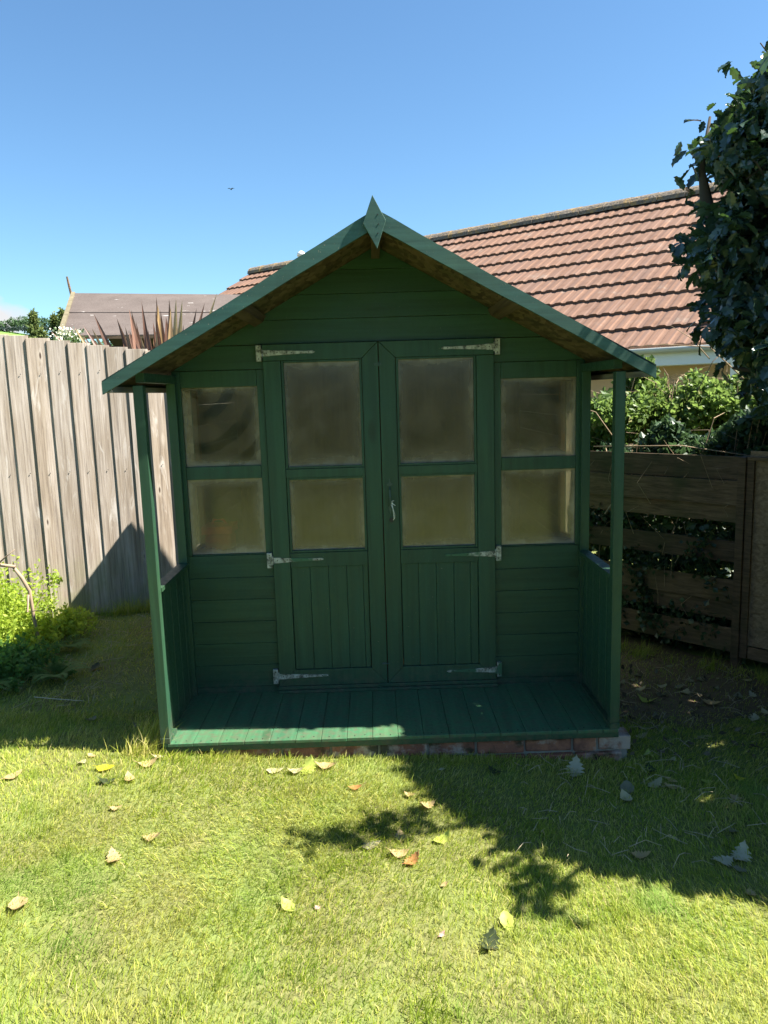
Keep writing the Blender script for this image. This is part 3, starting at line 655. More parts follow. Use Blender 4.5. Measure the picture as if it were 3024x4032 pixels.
# ================================================================ GARAGE
GA = empty('felt_roofed_shed', (-2.9, 6.6, -.1), 'low outbuilding with a brown felt roof behind the left fence', 'shed')
def m_felt():
    t = NT('brown_felt'); n = t.noise(3, 5, None, .6); f = t.noise(90, 3); st = t.noise(1, 5, t.co((3, 10, 10)), .7)
    c = t.mix(t.ramp(n, [(.35, 0), (.7, 1)]), (.078, .062, .055), (.105, .085, .076)); c = t.mix(t.ramp(f, [(.4, 0), (.7, .4)]), c, (.19, .165, .15))
    c = t.mix(t.ramp(st, [(.655, 0), (.685, .9)]), c, (.52, .50, .47)); t.col(c, .95, .1).bump(f, .3, .004); return t.m
FEL2 = m_felt()
e0, e1 = Vector((-3.60, 5.72, 2.315)), Vector((-.6, 5.72, 2.27)); r0, r1 = Vector((-4.16, 7.72, 3.045)), Vector((-1.0, 7.72, 2.93))
mid0 = e0.lerp(r0, .52); mid1 = e1.lerp(r1, .52); up = Vector((0, 0, .012))
mb = MB()
for a, b, c, d, o_ in ((e0, e1, mid1, mid0, 0), (mid0-(r0-e0)*.03, mid1-(r1-e1)*.03, r1, r0, 1)): mb.prism([a+up*o_, b+up*o_, c+up*o_, d+up*o_], (0, 0, -.012))
nb0, nb1 = Vector((-4.2, 9.7, 2.3)), Vector((-1.0, 9.7, 2.27)); mb.prism([r0, r1, nb1, nb0], (0, 0, -.02)); mb.build('roof_felt', FEL2, GA)
mb = MB(); mb.prism([e0+Vector((0, 0, -.013)), e1+Vector((0, 0, -.013)), r1+Vector((0, 0, -.021)), r0+Vector((0, 0, -.021))], (0, 0, -.03)); mb.build('roof_deck', FENCE_R, GA)
BL = plain('lichened_verge', (.17, .145, .09), .9, .2, .5, 12, .5)
mb = MB(); mb.prism([e0+Vector((-.035, -.02, .02)), e0+Vector((.02, -.02, .02)), r0+Vector((.02, 0, .03)), r0+Vector((-.035, 0, .03))], (0, 0, -.11)); mb.build('verge_board', BL, GA)
mb = MB(); mb.tube([r0+Vector((-.03, .0, -.05)), r0+Vector((-.06, 0, .13)), r0+Vector((-.075, 0, .235))], [.018, .016, .013], 6); mb.build('finial_post', FENCE_R, GA)
mb = MB(); mb.box((-3.50, 5.95, -.3), (-.8, 6.05, 2.2)); mb.box((-3.50, 6.06, -.3), (-3.42, 9.4, 2.2)); mb.build('wall', plain('eaves_shade_wall', (.022, .022, .024), .8, .3, .4, 6), GA)  # near-black wall colour stands in for the shade beneath the eaves

# ================================================================ HILLS
HG = NT('hill_field'); n_ = HG.noise(.012, 3); sp = HG.n.new('ShaderNodeSeparateXYZ'); HG.l.new(HG.co(), sp.inputs[0])
HG.col(HG.mix(HG.noise(.02, 3), (.13, .24, .055), (.17, .29, .07)), .95, .1)
xs = np.linspace(-520, 60, 60); ysr = np.linspace(120, 520, 40); gx, gy = np.meshgrid(xs, ysr)
prof = 43.3*np.exp(-((gx+235)/150)**2)+0*gx; gz = prof*np.clip((gy-130)/270, 0, 1)**1.1*np.where(gy > 402, np.clip(1-(gy-402)/400, .3, 1), 1)+np.where(gx > -120, -1, 0)
V = np.stack([gx.ravel(), gy.ravel(), gz.ravel()], 1); nx = len(xs); i, j = np.meshgrid(np.arange(nx-1), np.arange(len(ysr)-1)); q = (j*nx+i).ravel()
hl = npmesh('hill', V, np.stack([q, q+1, q+1+nx, q+nx], 1), HG.m, smooth=True); tag(hl, kind='structure')
FARL = leafmat('far_foliage', (.060, .105, .050), (.10, .165, .075), .8, .1, .1)
def crown_pts(c, rad, n, sc3=(1, 1, .8), lumps=5):
    c = np.array(c); out = []
    L = [c+rng.normal(0, .38, 3)*rad*np.array(sc3) for _ in range(lumps)]
    for l in L:
        v = rng.normal(0, 1, (n//lumps, 3)); v /= np.linalg.norm(v, axis=1)[:, None]; out.append(l+v*rad*.62*np.array(sc3)*rng.uniform(.75, 1.05, (len(v), 1)))
    return np.concatenate(out)
def tri_leaves(P, size, rg=rng, nrm=None, wid=.55, droop=.0):
    """two-triangle folded leaves"""
    n = len(P); d = rg.normal(0, 1, (n, 3)); d[:, 2] -= droop; d /= np.linalg.norm(d, axis=1)[:, None]
    s = np.cross(d, rg.normal(0, 1, (n, 3))); s /= np.linalg.norm(s, axis=1)[:, None]; nn = np.cross(d, s)
    L = (size*rg.uniform(.6, 1.25, n))[:, None]; V = np.empty((n, 4, 3)); V[:, 0] = P; V[:, 1] = P+d*L*.5+s*L*wid*.5+nn*L*.08; V[:, 2] = P+d*L; V[:, 3] = P+d*L*.5-s*L*wid*.5+nn*L*.08
    b = np.arange(n)[:, None]*4; return V.reshape(-1, 3), np.concatenate([b+np.array([[0, 1, 2]]), b+np.array([[0, 2, 3]])])
for k, (x, y, z, r_) in enumerate(((-212, 402, 42.0, 5.5), (-201, 404, 42.2, 6), (-193.5, 400, 42.6, 5.5), (-186, 403, 43.0, 6.2), (-177.5, 401, 43.2, 6.6), (-169, 403, 43.4, 6.4), (-160, 402, 42.5, 6.5))):
    t = empty('distant_tree', (x, y, z-4), ['leftmost hidden round tree on the far hilltop', 'second far round tree on the hilltop at the left picture edge', 'far round hilltop tree nearest the left picture edge', 'small far hilltop tree in the middle of the row', 'larger far hilltop tree left of the conifer', 'far hilltop tree just left of the conifer', 'far hilltop tree behind the conifer'][k], 'tree', 'trees on the far hilltop')
    v, f = tri_leaves(crown_pts((x, y, z-.6), r_*.62, 900, (1.2, 1, .72)), 1.0); npmesh('crown', v, f, FARL, t)
    m = MB(); m.tube([(x, y, z-6), (x, y, z-1)], [.35, .2], 6); m.build('trunk', RAWY, t)
v, f = tri_leaves(np.stack([rng.uniform(-260, -140, 6000), rng.uniform(392, 396, 6000), rng.uniform(38.3, 39.9, 6000)], 1), 1.0); hg = npmesh('hedgerow', v, f, leafmat('far_hedge', (.018, .035, .03), (.03, .055, .04), .9, .05)); tag(hg, 'dark hedgerow along the top of the far field', 'hedge', kind='stuff')
v, f = tri_leaves(np.stack([rng.uniform(-110, -60, 5000), rng.uniform(190, 196, 5000), rng.uniform(12, 16.3, 5000)], 1), .8); hg = npmesh('lower_hedgerow', v, f, FARL); tag(hg, 'green hedge at the foot of the far field', 'hedge', kind='stuff')

# ================================================================ CONIFER
CONL = leafmat('conifer_sprays', (.045, .080, .025), (.19, .23, .07), .7, .2, .2)
cf = empty('conifer_tree', (-8.3, 17, -.3), 'dark green conifer with several pointed tops behind the left fence', 'tree')
P = []
for (x, y, zt, r0_) in ((-8.62, 16.7, 3.80, .55), (-8.25, 17.1, 3.72, .5), (-7.95, 16.9, 3.86, .5), (-8.3, 16.4, 3.35, .75), (-8.7, 17, 3.3, .45)):
    for k in range(2600):
        h = rng.uniform(0, 1)**1.0; z = zt-h*2.4; r = r0_*(.04+min(1, h*1.3))*rng.uniform(.35, 1.1); a = rng.uniform(0, 6.283); tier = .82+.25*math.sin(z*14+a*2)
        P.append((x+math.cos(a)*r*tier, y+math.sin(a)*r*tier, z+.05*rng.normal()))
v, f = tri_leaves(np.array(P), .13, wid=.4); npmesh('crown', v, f, CONL, cf); m = MB(); m.tube([(-8.3, 16.9, -.3), (-8.3, 16.9, 2.9)], [.14, .05], 8); m.build('trunk', RAWY, cf)

# ================================================================ PHORMIUM
PHL = NT('phormium'); r_ = PHL.rnd(); gg = PHL.noise(1, 3, PHL.co((60, 60, 3)))
pc = PHL.ramp(r_, [(0, (.10, .045, .030)), (.5, (.19, .085, .055)), (.68, (.30, .15, .09)), (.8, (.46, .30, .13)), (1, (.58, .42, .20))]); pc = PHL.mix(PHL.ramp(gg, [(.4, 0), (.6, .5)]), pc, (.33, .20, .14)); PHL.col(pc, .45, .5); PHL.translucent(pc, .25)
ph_ = empty('phormium', (-1.75, 2.95, .9), 'bronze sword-leaved plant rising behind the left fence', 'plant')
m = MB()
def sword(x, y, z, lx, ly, h, wd, bend, tw):
    side = Vector((math.cos(tw), math.sin(tw), 0)); pts = []; N = 8
    for i in range(N+1):
        q = (i/N)**.8; pts.append((Vector((x+lx*(q+bend*q*q), y+ly*q, z+h*(q-.25*abs(bend)*q*q))), wd*1.15*(1-q**2.6)*(1 if q > .15 else .8)))
    V = []
    for p, w_ in pts: V += [p-side*w_/2, p+Vector((-side.y, side.x, 0))*w_*.12, p+side*w_/2]
    m.poly(V, [(i*3+k, i*3+k+1, i*3+k+4, i*3+k+3) for i in range(N) for k in (0, 1)])
for lx, h, wd, bd, ox in ((-.11, 1.20, .05, 0, -.05), (-.14, 1.20, .05, .0, -.02), (.0, 1.30, .045, 0, .0), (.03, 1.27, .05, 0, .06), (.09, 1.30, .05, .1, .05), (.14, 1.28, .045, .1, .04), (-.06, 1.26, .04, 0, -.02), (-.36, .98, .05, .2, -.06), (-.44, .98, .045, .35, -.08),
        (-.30, 1.02, .055, .1, -.05), (-.22, 1.00, .06, .1, -.04), (.20, 1.05, .05, .15, .05), (.28, 1.2, .04, .2, .06), (.40, 1.12, .04, .3, .05), (.02, 1.12, .06, 0, -.01), (-.04, 1.05, .06, 0, -.03), (.07, 1.10, .055, .0, .02), (.0, 1.22, .05, .0, .03), (-.52, .90, .04, .4, -.1), (-.10, .99, .06, 0, .0), (.33, 1.0, .04, .2, .04), (.05, 1.2, .05, 0, -.02)):
  for rep in range(3 if abs(lx) > .03 else 2):
    if rep: lx, h, ox = lx+random.uniform(-.07, .07), h-random.uniform(.03, .16), ox+random.uniform(-.04, .04)
    sword(-1.74+ox*1.3, 2.93+random.uniform(-.1, .12), 1.05, lx*1.25, random.uniform(-.1, .1), h+(.02 if abs(lx) < .2 else .20), wd*1.75, bd, random.uniform(-.5, .5))
m.build('sword_leaves', PHL.m, ph_)
# small white flowering climber at the corner of the felt roof
cl_ = empty('flowering_climber', (-3.5, 5.3, 1.2), 'white flowering climber at the corner of the brown felt roof', 'climber')
P = np.stack([rng.normal(-3.40, .075, 900), rng.normal(5.45, .1, 900), rng.normal(2.25, .05, 900)], 1); v, f = tri_leaves(P[:350], .045); npmesh('foliage', v, f, leafmat('climber_leaf', (.03, .07, .02), (.09, .15, .05)), cl_)
v, f = tri_leaves(P[620:]+np.array([-.02, -.02, .03]), .03, wid=1); npmesh('blossom', v, f, plain('cream_blossom', (.75, .73, .58), .8, .2, .08), cl_)
m = MB(); m.tube([(-3.4, 5.45, -.2), (-3.42, 5.4, 1.2), (-3.36, 5.45, 2.25)], [.03, .02, .01], 6); m.build('stem', RAWY, cl_)

# ================================================================ TREE ON THE RIGHT (holly)
BARK = plain('bark', (.055, .047, .037), .9, .2, .4, 14, .8)
HOL = leafmat('holly_leaf', (.018, .040, .030), (.050, .085, .055), .27, .14, .7, (.10, .20, .04))
ho = empty('holly_tree', (2.35, .35, -.1), 'dark leaved tree with toothed leaves overhanging from the right picture edge', 'tree')
prof = [(3.5, 2.6), (3.2, 2.05), (3.08, 1.84), (3.0, 1.74), (2.89, 1.66), (2.8, 1.62), (2.74, 1.56), (2.68, 1.50), (2.60, 1.41), (2.52, 1.49), (2.45, 1.53), (2.38, 1.59), (2.34, 1.52), (2.24, 1.44), (2.17, 1.37), (2.10, 1.41), (2.02, 1.46), (1.93, 1.49), (1.85, 1.52), (1.77, 1.50), (1.68, 1.62), (1.58, 1.69), (1.50, 1.68), (1.40, 1.84), (1.22, 2.02), (1.0, 2.1), (.3, 2.1)]
pz = np.array([p[0] for p in prof])[::-1]; px = np.array([p[1] for p in prof])[::-1]+.03
def allowed(P):
    """keep the crown to the right of its outline and its shade where the lawn is shaded"""
    X, Y, Z = P.T; dep = (Y+3.284); k0 = 3.584/dep; zn = CZ+(Z-CZ)*k0; xn = CX+(X-CX)*k0
    ok = xn > np.interp(zn, pz, px)+.035*np.sin(zn*23+Y*9)+.03*np.sin(zn*51+X*13)+.02
    ok &= ~((np.sin(X*19+Z*7)+np.sin(Z*17-Y*11)+np.sin(Y*23+X*9) > 1.35) & (X < 2.0))
    h = Z+.1; gx = X-.76*h; gy = Y+.105*h
    t_ = (Z-2.29+.556*X)/1.4226; rx, ry = X-.76*t_, Y+.105*t_; onroof = (t_ > 0) & (rx < 1.15) & (rx > -1.1) & (ry > -.04)
    yl = np.array([-1.02, -1.0, -.97, -.87, -.77, -.64, -.47, -.3, -.05, .03, .145, .17, .9, 1.0, 3]); xl = np.array([9, 1.65, 1.28, .90, .66, .47, .24, .12, .04, .0, .0, -.10, -.10, 1.0, 1.0])
    inm = gx > np.interp(gy, yl, xl)+.0
    dx_, dy_ = X-.76*Z, Y+.105*Z
    for a_, b_, r_ in ((.37, .38, .042), (.48, .29, .045), (.475, .22, .045), (.63, .37, .045), (.62, .14, .042), (.83, .10, .045), (.09, .06, .03), (.74, .26, .03), (.40, .12, .03), (.95, .2, .035), (1.45, -.35, .05), (1.7, .15, .05), (1.3, .5, .05)):
        ok &= ((dx_-a_)**2+(dy_-b_)**2) > (r_+.012)**2
    return ok & (inm | onroof | (gx > 2.6)) & (gy > -1.03) & (dep > 1.9)
cent = []
def fill(n, lo, hi):
    P = rng.uniform(lo, hi, (n, 3)); return P[allowed(P)]
cl = np.concatenate([fill(6500, (1.3, -1.2, .35), (3.6, 1.25, 3.6)), fill(4000, (1.3, -.1, 1.2), (2.1, .9, 3.3)), fill(900, (1.4, .1, 1.9), (2.0, .6, 2.9))])
fy = 3.30-1.05*cl[:, 0]; cl = cl[(cl[:, 1] < fy+.05) | (cl[:, 2] > 1.25)]
cl = cl[(cl[:, 2] > .75) | (cl[:, 0] > 2.0)]
def holly(P, size, dirs=None, rg=rng):
    n = len(P); d = rg.normal(0, 1, (n, 3)); d[:, 2] -= .75; d[:, 0] -= .25
    if dirs is not None: d = d*.8+dirs
    d /= np.linalg.norm(d, axis=1)[:, None]; up = np.array([[0, 0, 1.0]])+rg.normal(0, .55, (n, 3)); s = np.cross(d, up); s /= np.linalg.norm(s, axis=1)[:, None]; nn = np.cross(s, d)
    mid = [(0, 0), (.18, .02), (.42, .03), (.66, .0), (.86, -.04), (1.0, -.10)]; outl = [(.10, .10), (.22, .25), (.34, .20), (.48, .33), (.60, .24), (.72, .29), (.82, .15), (.93, .11)]
    T = []
    for sd in (1, -1):
        o_ = [(u, sd*w_, .10*abs(w_)*2+.03) for u, w_ in outl]; m_ = [(u, 0, z_) for u, z_ in mid]
        seq = [m_[0], o_[0], o_[1], m_[1], o_[2], o_[3], m_[2], o_[4], o_[5], m_[3], o_[6], m_[4], o_[7], m_[5]]
        idx = [(0, 1, 3), (1, 2, 3), (3, 2, 4), (3, 4, 6), (4, 5, 6), (6, 5, 7), (6, 7, 9), (7, 8, 9), (9, 8, 10), (9, 10, 11), (11, 10, 12), (11, 12, 13)]
        T.append((np.array(seq), np.array(idx)))
    L = (size*rg.uniform(.65, 1.2, n))[:, None, None]; VV, FF = [], []; off = 0
    Va = np.concatenate([T[0][0], T[1][0]]); Fa = np.concatenate([T[0][1], T[1][1]+14])
    V = P[:, None]+L*(Va[None, :, 0:1]*d[:, None]+Va[None, :, 1:2]*s[:, None]+Va[None, :, 2:3]*nn[:, None])
    Fx = np.arange(n)[:, None, None]*28+Fa[None]; return V.reshape(-1, 3), Fx.reshape(-1, 3)
pts = np.repeat(cl, 7, 0)+rng.normal(0, .055, (len(cl)*7, 3)); pts = pts[allowed(pts)]
# thick inner mass so little light comes through
inn = rng.uniform((1.8, -1.0, .9), (3.4, .9, 2.3), (4200, 3)); inn = inn[allowed(inn)]; pts = np.concatenate([pts, inn])
# sprigs that throw the two small shadows on the lawn and hang into the sky
def sprig(gx, gy, h, n, r=.03): c = np.array([gx+.76*h, gy-.105*h, h-.1]); return c+rng.normal(0, r, (n, 3))
twig = []
ex = []
for gx_, gy_, h_, n_, r_ in ((-.34, -.64, 2.3, 9, .022), (-.27, -.65, 2.3, 12, .025), (-.19, -.62, 2.3, 12, .025), (-.10, -.57, 2.3, 22, .03), (-.04, -.55, 2.3, 22, .035), (.05, -.53, 2.3, 14, .03), (.13, -.50, 2.3, 10, .03), (-.02, -.62, 2.3, 16, .035), (-.24, -.74, 2.3, 6, .05),
                     (.47, -.74, 1.9, 18, .04), (.50, -.84, 1.9, 22, .04), (.46, -.92, 1.9, 18, .035), (.47, -1.0, 1.9, 16, .035), (.52, -1.06, 1.9, 10, .03), (.58, -.94, 1.9, 8, .03), (.40, -.62, 1.9, 12, .03)):
    s_ = sprig(gx_, gy_, h_, n_, r_); ex.append(s_); twig.append(s_.mean(0))
ex = np.concatenate(ex)
hang = np.concatenate([np.array([(x_, .3+dy, z_)]*n_)+rng.normal(0, .016, (n_, 3)) for x_, dy, z_, n_ in ((1.395, 0, 2.60, 4), (1.42, 0, 2.53, 3), (1.50, .05, 2.72, 5), (1.37, 0, 2.185, 3), (1.42, 0, 2.08, 6), (1.47, 0, 1.82, 3), (1.50, 0, 1.77, 4), (1.6, 0, 1.62, 3), (1.46, .1, 2.45, 6), (1.52, .1, 2.36, 6), (1.59, .05, 2.95, 4))])
v, f = holly(np.concatenate([pts, ex, hang]), .080); npmesh('crown', v, f, HOL, ho)
m = MB()
m.tube([(2.35, .35, -.15), (2.30, .33, .6), (2.18, .30, 1.3), (2.02, .27, 1.8), (1.86, .25, 2.15), (1.76, .25, 2.6), (1.80, .3, 3.2)], [.11, .09, .075, .06, .045, .03, .012], 10)
m.tube([(2.02, .27, 1.8), (1.75, .24, 2.05), (1.56, .27, 2.24), (1.49, .28, 2.34), (1.47, .3, 2.5), (1.50, .3, 2.72)], [.045, .036, .032, .030, .014, .006], 8)
m.tube([(1.56, .27, 2.24), (1.66, .2, 2.30), (1.80, .2, 2.33)], [.018, .014, .012], 6)
m.tube([(2.2, .3, 1.2), (1.9, .2, 1.45), (1.72, .2, 1.60), (1.62, .25, 1.62)], [.04, .024, .016, .006], 6)
m.tube([(2.2, .3, 1.2), (2.5, -.3, 1.9), (2.3, -.7, 2.2), (1.9, -.85, 2.25), (1.55, -.80, 2.2), (1.38, -.85, 2.2)], [.06, .045, .03, .018, .010, .005], 6)
m.tube([(2.5, -.3, 1.9), (2.3, -.9, 1.85), (1.98, -1.15, 1.8), (1.9, -1.1, 1.78)], [.03, .02, .010, .005], 6)
for k in range(170):
    c_ = cl[rng.integers(len(cl))]; t0 = Vector((2.1+rng.normal(0, .1), .25+rng.normal(0, .1), c_[2]-.35)); c_ = Vector(c_); a_ = c_.lerp(t0, .35)
    m.tube([c_+Vector(rng.normal(0, .05, 3)), c_, a_+Vector(rng.normal(0, .05, 3))], [.0025, .004, .007], 4, caps=False)
m.build('trunk', BARK, ho, 0, True)

# ================================================================ SHRUBS BEHIND THE RIGHT FENCE
SHR = leafmat('shrub_leaf', (.040, .090, .020), (.165, .245, .055), .5, .36, .35, None, (.33, .30, .12))
SHD = leafmat('dark_shrub_leaf', (.018, .045, .020), (.060, .11, .040), .45, .25, .5)
def shrub(name, label, blobs, mat, size, dens, stems, seed):
    o = empty(name, (blobs[0][0], blobs[0][1], -.1), label, 'shrub'); P = []
    for x, y, z, rx, ry, rz in blobs:
        n = int(dens*rx*rz*4); v_ = rng.normal(0, 1, (n, 3)); v_ /= np.linalg.norm(v_, axis=1)[:, None]; v_ *= rng.uniform(.15, 1.08, (n, 1))**.6; P.append(np.array((x, y, z))+v_*np.array((rx, ry, rz)))
    P = np.concatenate(P); P += .05*np.sin(P[:, [1, 2, 0]]*17)
    v, f = tri_leaves(P, size, wid=.7, droop=-.1); npmesh('foliage', v, f, mat, o)
    m = MB()
    for k in range(stems):
        b_ = blobs[rng.integers(len(blobs))]; x, y, z = b_[0]+rng.normal(0, b_[3]*.5), b_[1]+rng.normal(0, b_[4]*.4), b_[2]+b_[5]*rng.uniform(.2, 1.15)
        m.tube([(x+rng.normal(0, .15), y, z-rng.uniform(.5, 1.2)), (x+rng.normal(0, .05), y, z-.25), (x, y+rng.normal(0, .05), z), (x+rng.normal(0, .12), y+rng.normal(0, .1), z+rng.uniform(-.02, .1))], [.006, .004, .003, .0015], 4)
    m.build('stem', STEM, o); return o
STEM = plain('pale_stem', (.30, .22, .14), .8, .2, .4, 20)
shrub('bramble_shrub', 'sunlit light green shrub with arching stems behind the slatted fence', [(1.55, 2.45, 1.15, .30, .25, .25), (1.8, 2.3, 1.28, .28, .25, .25), (2.02, 2.35, 1.38, .24, .2, .23), (1.88, 2.35, 1.58, .12, .12, .12), (2.3, 2.2, 1.34, .26, .25, .25), (2.55, 2.1, 1.38, .24, .2, .24), (1.65, 2.5, .9, .4, .25, .2)], SHR, .048, 15000, 90, 1)
shrub('dark_shrub', 'darker green glossy shrub rising just behind the slatted fence', [(2.0, 1.75, 1.12, .25, .12, .16), (2.25, 1.55, 1.15, .22, .12, .18), (1.75, 2.0, 1.0, .25, .12, .14), (2.42, 1.4, 1.2, .14, .1, .2)], SHD, .055, 11000, 50, 2)
shrub('green_shrub', 'bright green leafy shrub at the far right behind the lapped panel', [(2.95, 1.75, 1.2, .2, .2, .2), (2.8, 1.7, 1.0, .25, .2, .2)], SHR, .05, 7000, 40, 5)
# arching bramble canes
m = MB()
m.tube([(2.55, 2.0, 1.55), (2.3, 2.05, 1.80), (2.0, 2.1, 1.83), (1.75, 2.1, 1.82)], [.005, .004, .003, .0015], 5); m.tube([(2.3, 2.05, 1.72), (2.15, 2.0, 1.86), (2.0, 2.0, 1.95)], [.004, .003, .0015], 5); m.tube([(2.2, 2.0, 1.5), (2.3, 2.0, 1.7), (2.42, 2.0, 1.80)], [.004, .003, .0015], 5)
m.tube([(1.5, 2.1, .95), (1.46, 2.1, 1.35), (1.40, 2.15, 1.62)], [.006, .005, .002], 5); m.tube([(1.7, 2.0, 1.1), (1.5, 2.0, 1.38), (1.3, 2.1, 1.45)], [.005, .004, .002], 5); m.tube([(1.46, 1.9, 1.15), (1.9, 1.5, 1.17), (2.2, 1.2, 1.12)], [.004, .004, .003], 5)
cn = m.build('bramble_canes', STEM, None, 0, True); tag(cn, 'bare arching bramble canes above the shrub behind the slatted fence', 'bramble', kind='stuff')
# ivy threading the slats
P = np.stack([rng.uniform(.9, 3.0, 16000), np.zeros(16000), np.where(rng.uniform(0, 1, 16000) < .35, rng.uniform(-.15, .12, 16000), rng.uniform(-.1, 1.0, 16000))], 1); P[:, 1] = 3.55-1.05*P[:, 0]+rng.uniform(0, .35, 16000)
v, f = tri_leaves(P, .08, wid=.7); hg = npmesh('hedge_base', v, f, SHD); tag(hg, 'dark tangle of leaves seen through the gaps of the slatted fence', 'undergrowth', kind='stuff')
IVY = leafmat('ivy_leaf', (.016, .036, .018), (.045, .085, .035), .4, .2, .5)
P = []; m = MB()
for k in range(26):
    q = rng.uniform(.05, 1.1); z = rng.choice([.66, .42, .10, .30, -.02]); c_ = A+rd*q+rn*.01; n_ = rng.integers(25, 70)
    P.append(np.array((c_.x, c_.y, z))+rng.normal(0, 1, (n_, 3))*np.array((.07, .03, .045)))
for q, z in ((.62, .35), (.60, .25), (.57, .15), (.55, .05), (.66, .42), (.25, .50), (.2, .62), (1.05, .6)):
    c_ = A+rd*q+rn*.04; P.append(np.array((c_.x, c_.y, z))+rng.normal(0, 1, (55, 3))*np.array((.045, .02, .05)))
v, f = tri_leaves(np.concatenate(P), .038, wid=.9); iv = npmesh('foliage', v, f, IVY)
for k in range(22):
    q = rng.uniform(.0, 1.1); c_ = A+rd*q+rn*.035; z = rng.uniform(.0, 1.0); m.tube([(c_.x, c_.y, z), (c_.x+rng.normal(0, .05), c_.y, z+rng.uniform(.05, .15)), (c_.x+rng.normal(0, .1), c_.y, z+rng.uniform(.1, .3))], [.002, .0018, .001], 4)
iy = empty('ivy', (1.9, 1.4, -.1), 'dark ivy and twigs growing through the gaps of the slatted fence', 'ivy'); attach(iv, iy); m.build('stem', STEM, iy)

# ================================================================ PLANTS ON THE LEFT
HERB = leafmat('herb_leaf', (.16, .25, .025), (.34, .42, .055), .55, .42, .3)
def herb(name, label, cx, cy, rx, ry, h, n, mat=HERB, size=.032, cat='plant'):
    o = empty(name, (cx, cy, float(ground_z(cx, cy))), label, cat); P = []; m = MB()
    for k in range(n):
        x, y = rng.normal(cx, rx), rng.normal(cy, ry); y = min(y, 2.25+.353*(x+2.377)); z0 = float(ground_z(x, y)); hh = h*rng.uniform(.5, 1.1)*math.exp(-((x-cx)**2/(rx*2.4)**2)); tx, ty = x+rng.normal(0, .04), y+rng.normal(0, .03)
        m.tube([(x, y, z0), ((x+tx)/2+.005, (y+ty)/2, z0+hh*.5), (tx, ty, z0+hh)], [.002, .0018, .001], 4, caps=False)
        for q in np.linspace(.25, 1, 9):
            for s_ in (0, 1, 2): P.append((x+(tx-x)*q+rng.normal(0, .012), y+(ty-y)*q+rng.normal(0, .012), z0+hh*q+rng.normal(0, .006)))
    v, f = tri_leaves(np.array(P), size, wid=.62, droop=-.2); npmesh('foliage', v, f, mat, o); m.build('stem', mat, o); return o
herb('lime_green_herb', 'bushy lime green herb lit by the sun at the left edge by the fence', -2.55, 1.55, .15, .22, .50, 230)
herb('low_herb', 'smaller light green plants in the sun left of the fence shadow', -2.22, 1.75, .08, .14, .20, 50)
FERN = leafmat('fern_leaf', (.045, .12, .028), (.10, .21, .045), .6, .35, .3)
herb('shaded_herb', 'darker green leafy clump in the shade at the left picture edge', -2.22, 1.05, .12, .16, .20, 80, FERN, .036)
def fern(cx, cy, n, L, label):
    o = empty('fern', (cx, cy, float(ground_z(cx, cy))), label, 'fern'); V, Fc = [], []
    for k in range(n):
        a = 2*math.pi*k/n+random.uniform(-.3, .3); l = L*random.uniform(.7, 1.1); z0 = float(ground_z(cx, cy))
        for i in range(22):
            q = (i+1)/22; p = Vector((cx+math.cos(a)*l*q*.8, cy+math.sin(a)*l*q*.8, z0+l*(.75*q-.62*q*q)+.02)); w_ = l*.20*math.sin(math.pi*min(1, q*.9+.12)); sd = Vector((-math.sin(a), math.cos(a), 0)); fw = Vector((math.cos(a), math.sin(a), -.1))
            for s_ in (1, -1):
                b = len(V); V += [p, p+sd*s_*w_*.5+fw*.006, p+sd*s_*w_+fw*w_*.35, p+sd*s_*w_*.5-fw*.008]; Fc.append((b, b+1, b+2, b+3))
    npmesh('fronds', V, Fc, FERN, o)
fern(-1.93, .98, 9, .26, 'green fern fronds in the shade low on the left'); fern(-2.05, 1.5, 7, .2, 'small fern at the edge of the fence shadow'); fern(-2.25, .8, 8, .28, 'larger fern at the left picture edge in the shade')
PRUN = NT('pruned_branch'); PRUN.col(PRUN.mix(PRUN.noise(9, 4), (.20, .14, .09), (.36, .28, .20)), .8, .2)
m = MB()
m.tube([(-2.95, 1.42, .62), (-2.6, 1.42, .57), (-2.42, 1.42, .56), (-2.315, 1.42, .545)], [.013, .012, .011, .010], 8); m.tube([(-2.33, 1.43, .54), (-2.285, 1.43, .47), (-2.25, 1.44, .38), (-2.245, 1.45, .2), (-2.235, 1.46, .05), (-2.23, 1.47, -.1)], [.010, .012, .012, .011, .011, .012], 8)
m.tube([(-2.42, 1.42, .565), (-2.36, 1.40, .61), (-2.29, 1.39, .66)], [.006, .004, .002], 5); m.tube([(-2.25, 1.42, .36), (-2.262, 1.41, .25), (-2.21, 1.40, .26), (-2.12, 1.40, .255)], [.008, .006, .004, .002], 5)
pb = m.build('pruned_shrub_stem', PRUN.m, None, 0, True); tag(pb, 'bare pruned brown branch bent over the herbs at the left edge', 'branch')
P = np.array((-2.10, 1.5, .44))+rng.normal(0, .018, (60, 3)); v, f = tri_leaves(P, .03, wid=.7); sg = empty('leafy_sprig', (-2.14, 1.46, .1), 'small lime sprig standing in front of the pale fence', 'plant'); npmesh('foliage', v, f, HERB, sg); m = MB(); m.tube([(-2.24, 1.46, .24), (-2.2, 1.48, .33), (-2.11, 1.5, .43)], [.003, .002, .0015], 4); m.build('stem', STEM, sg)
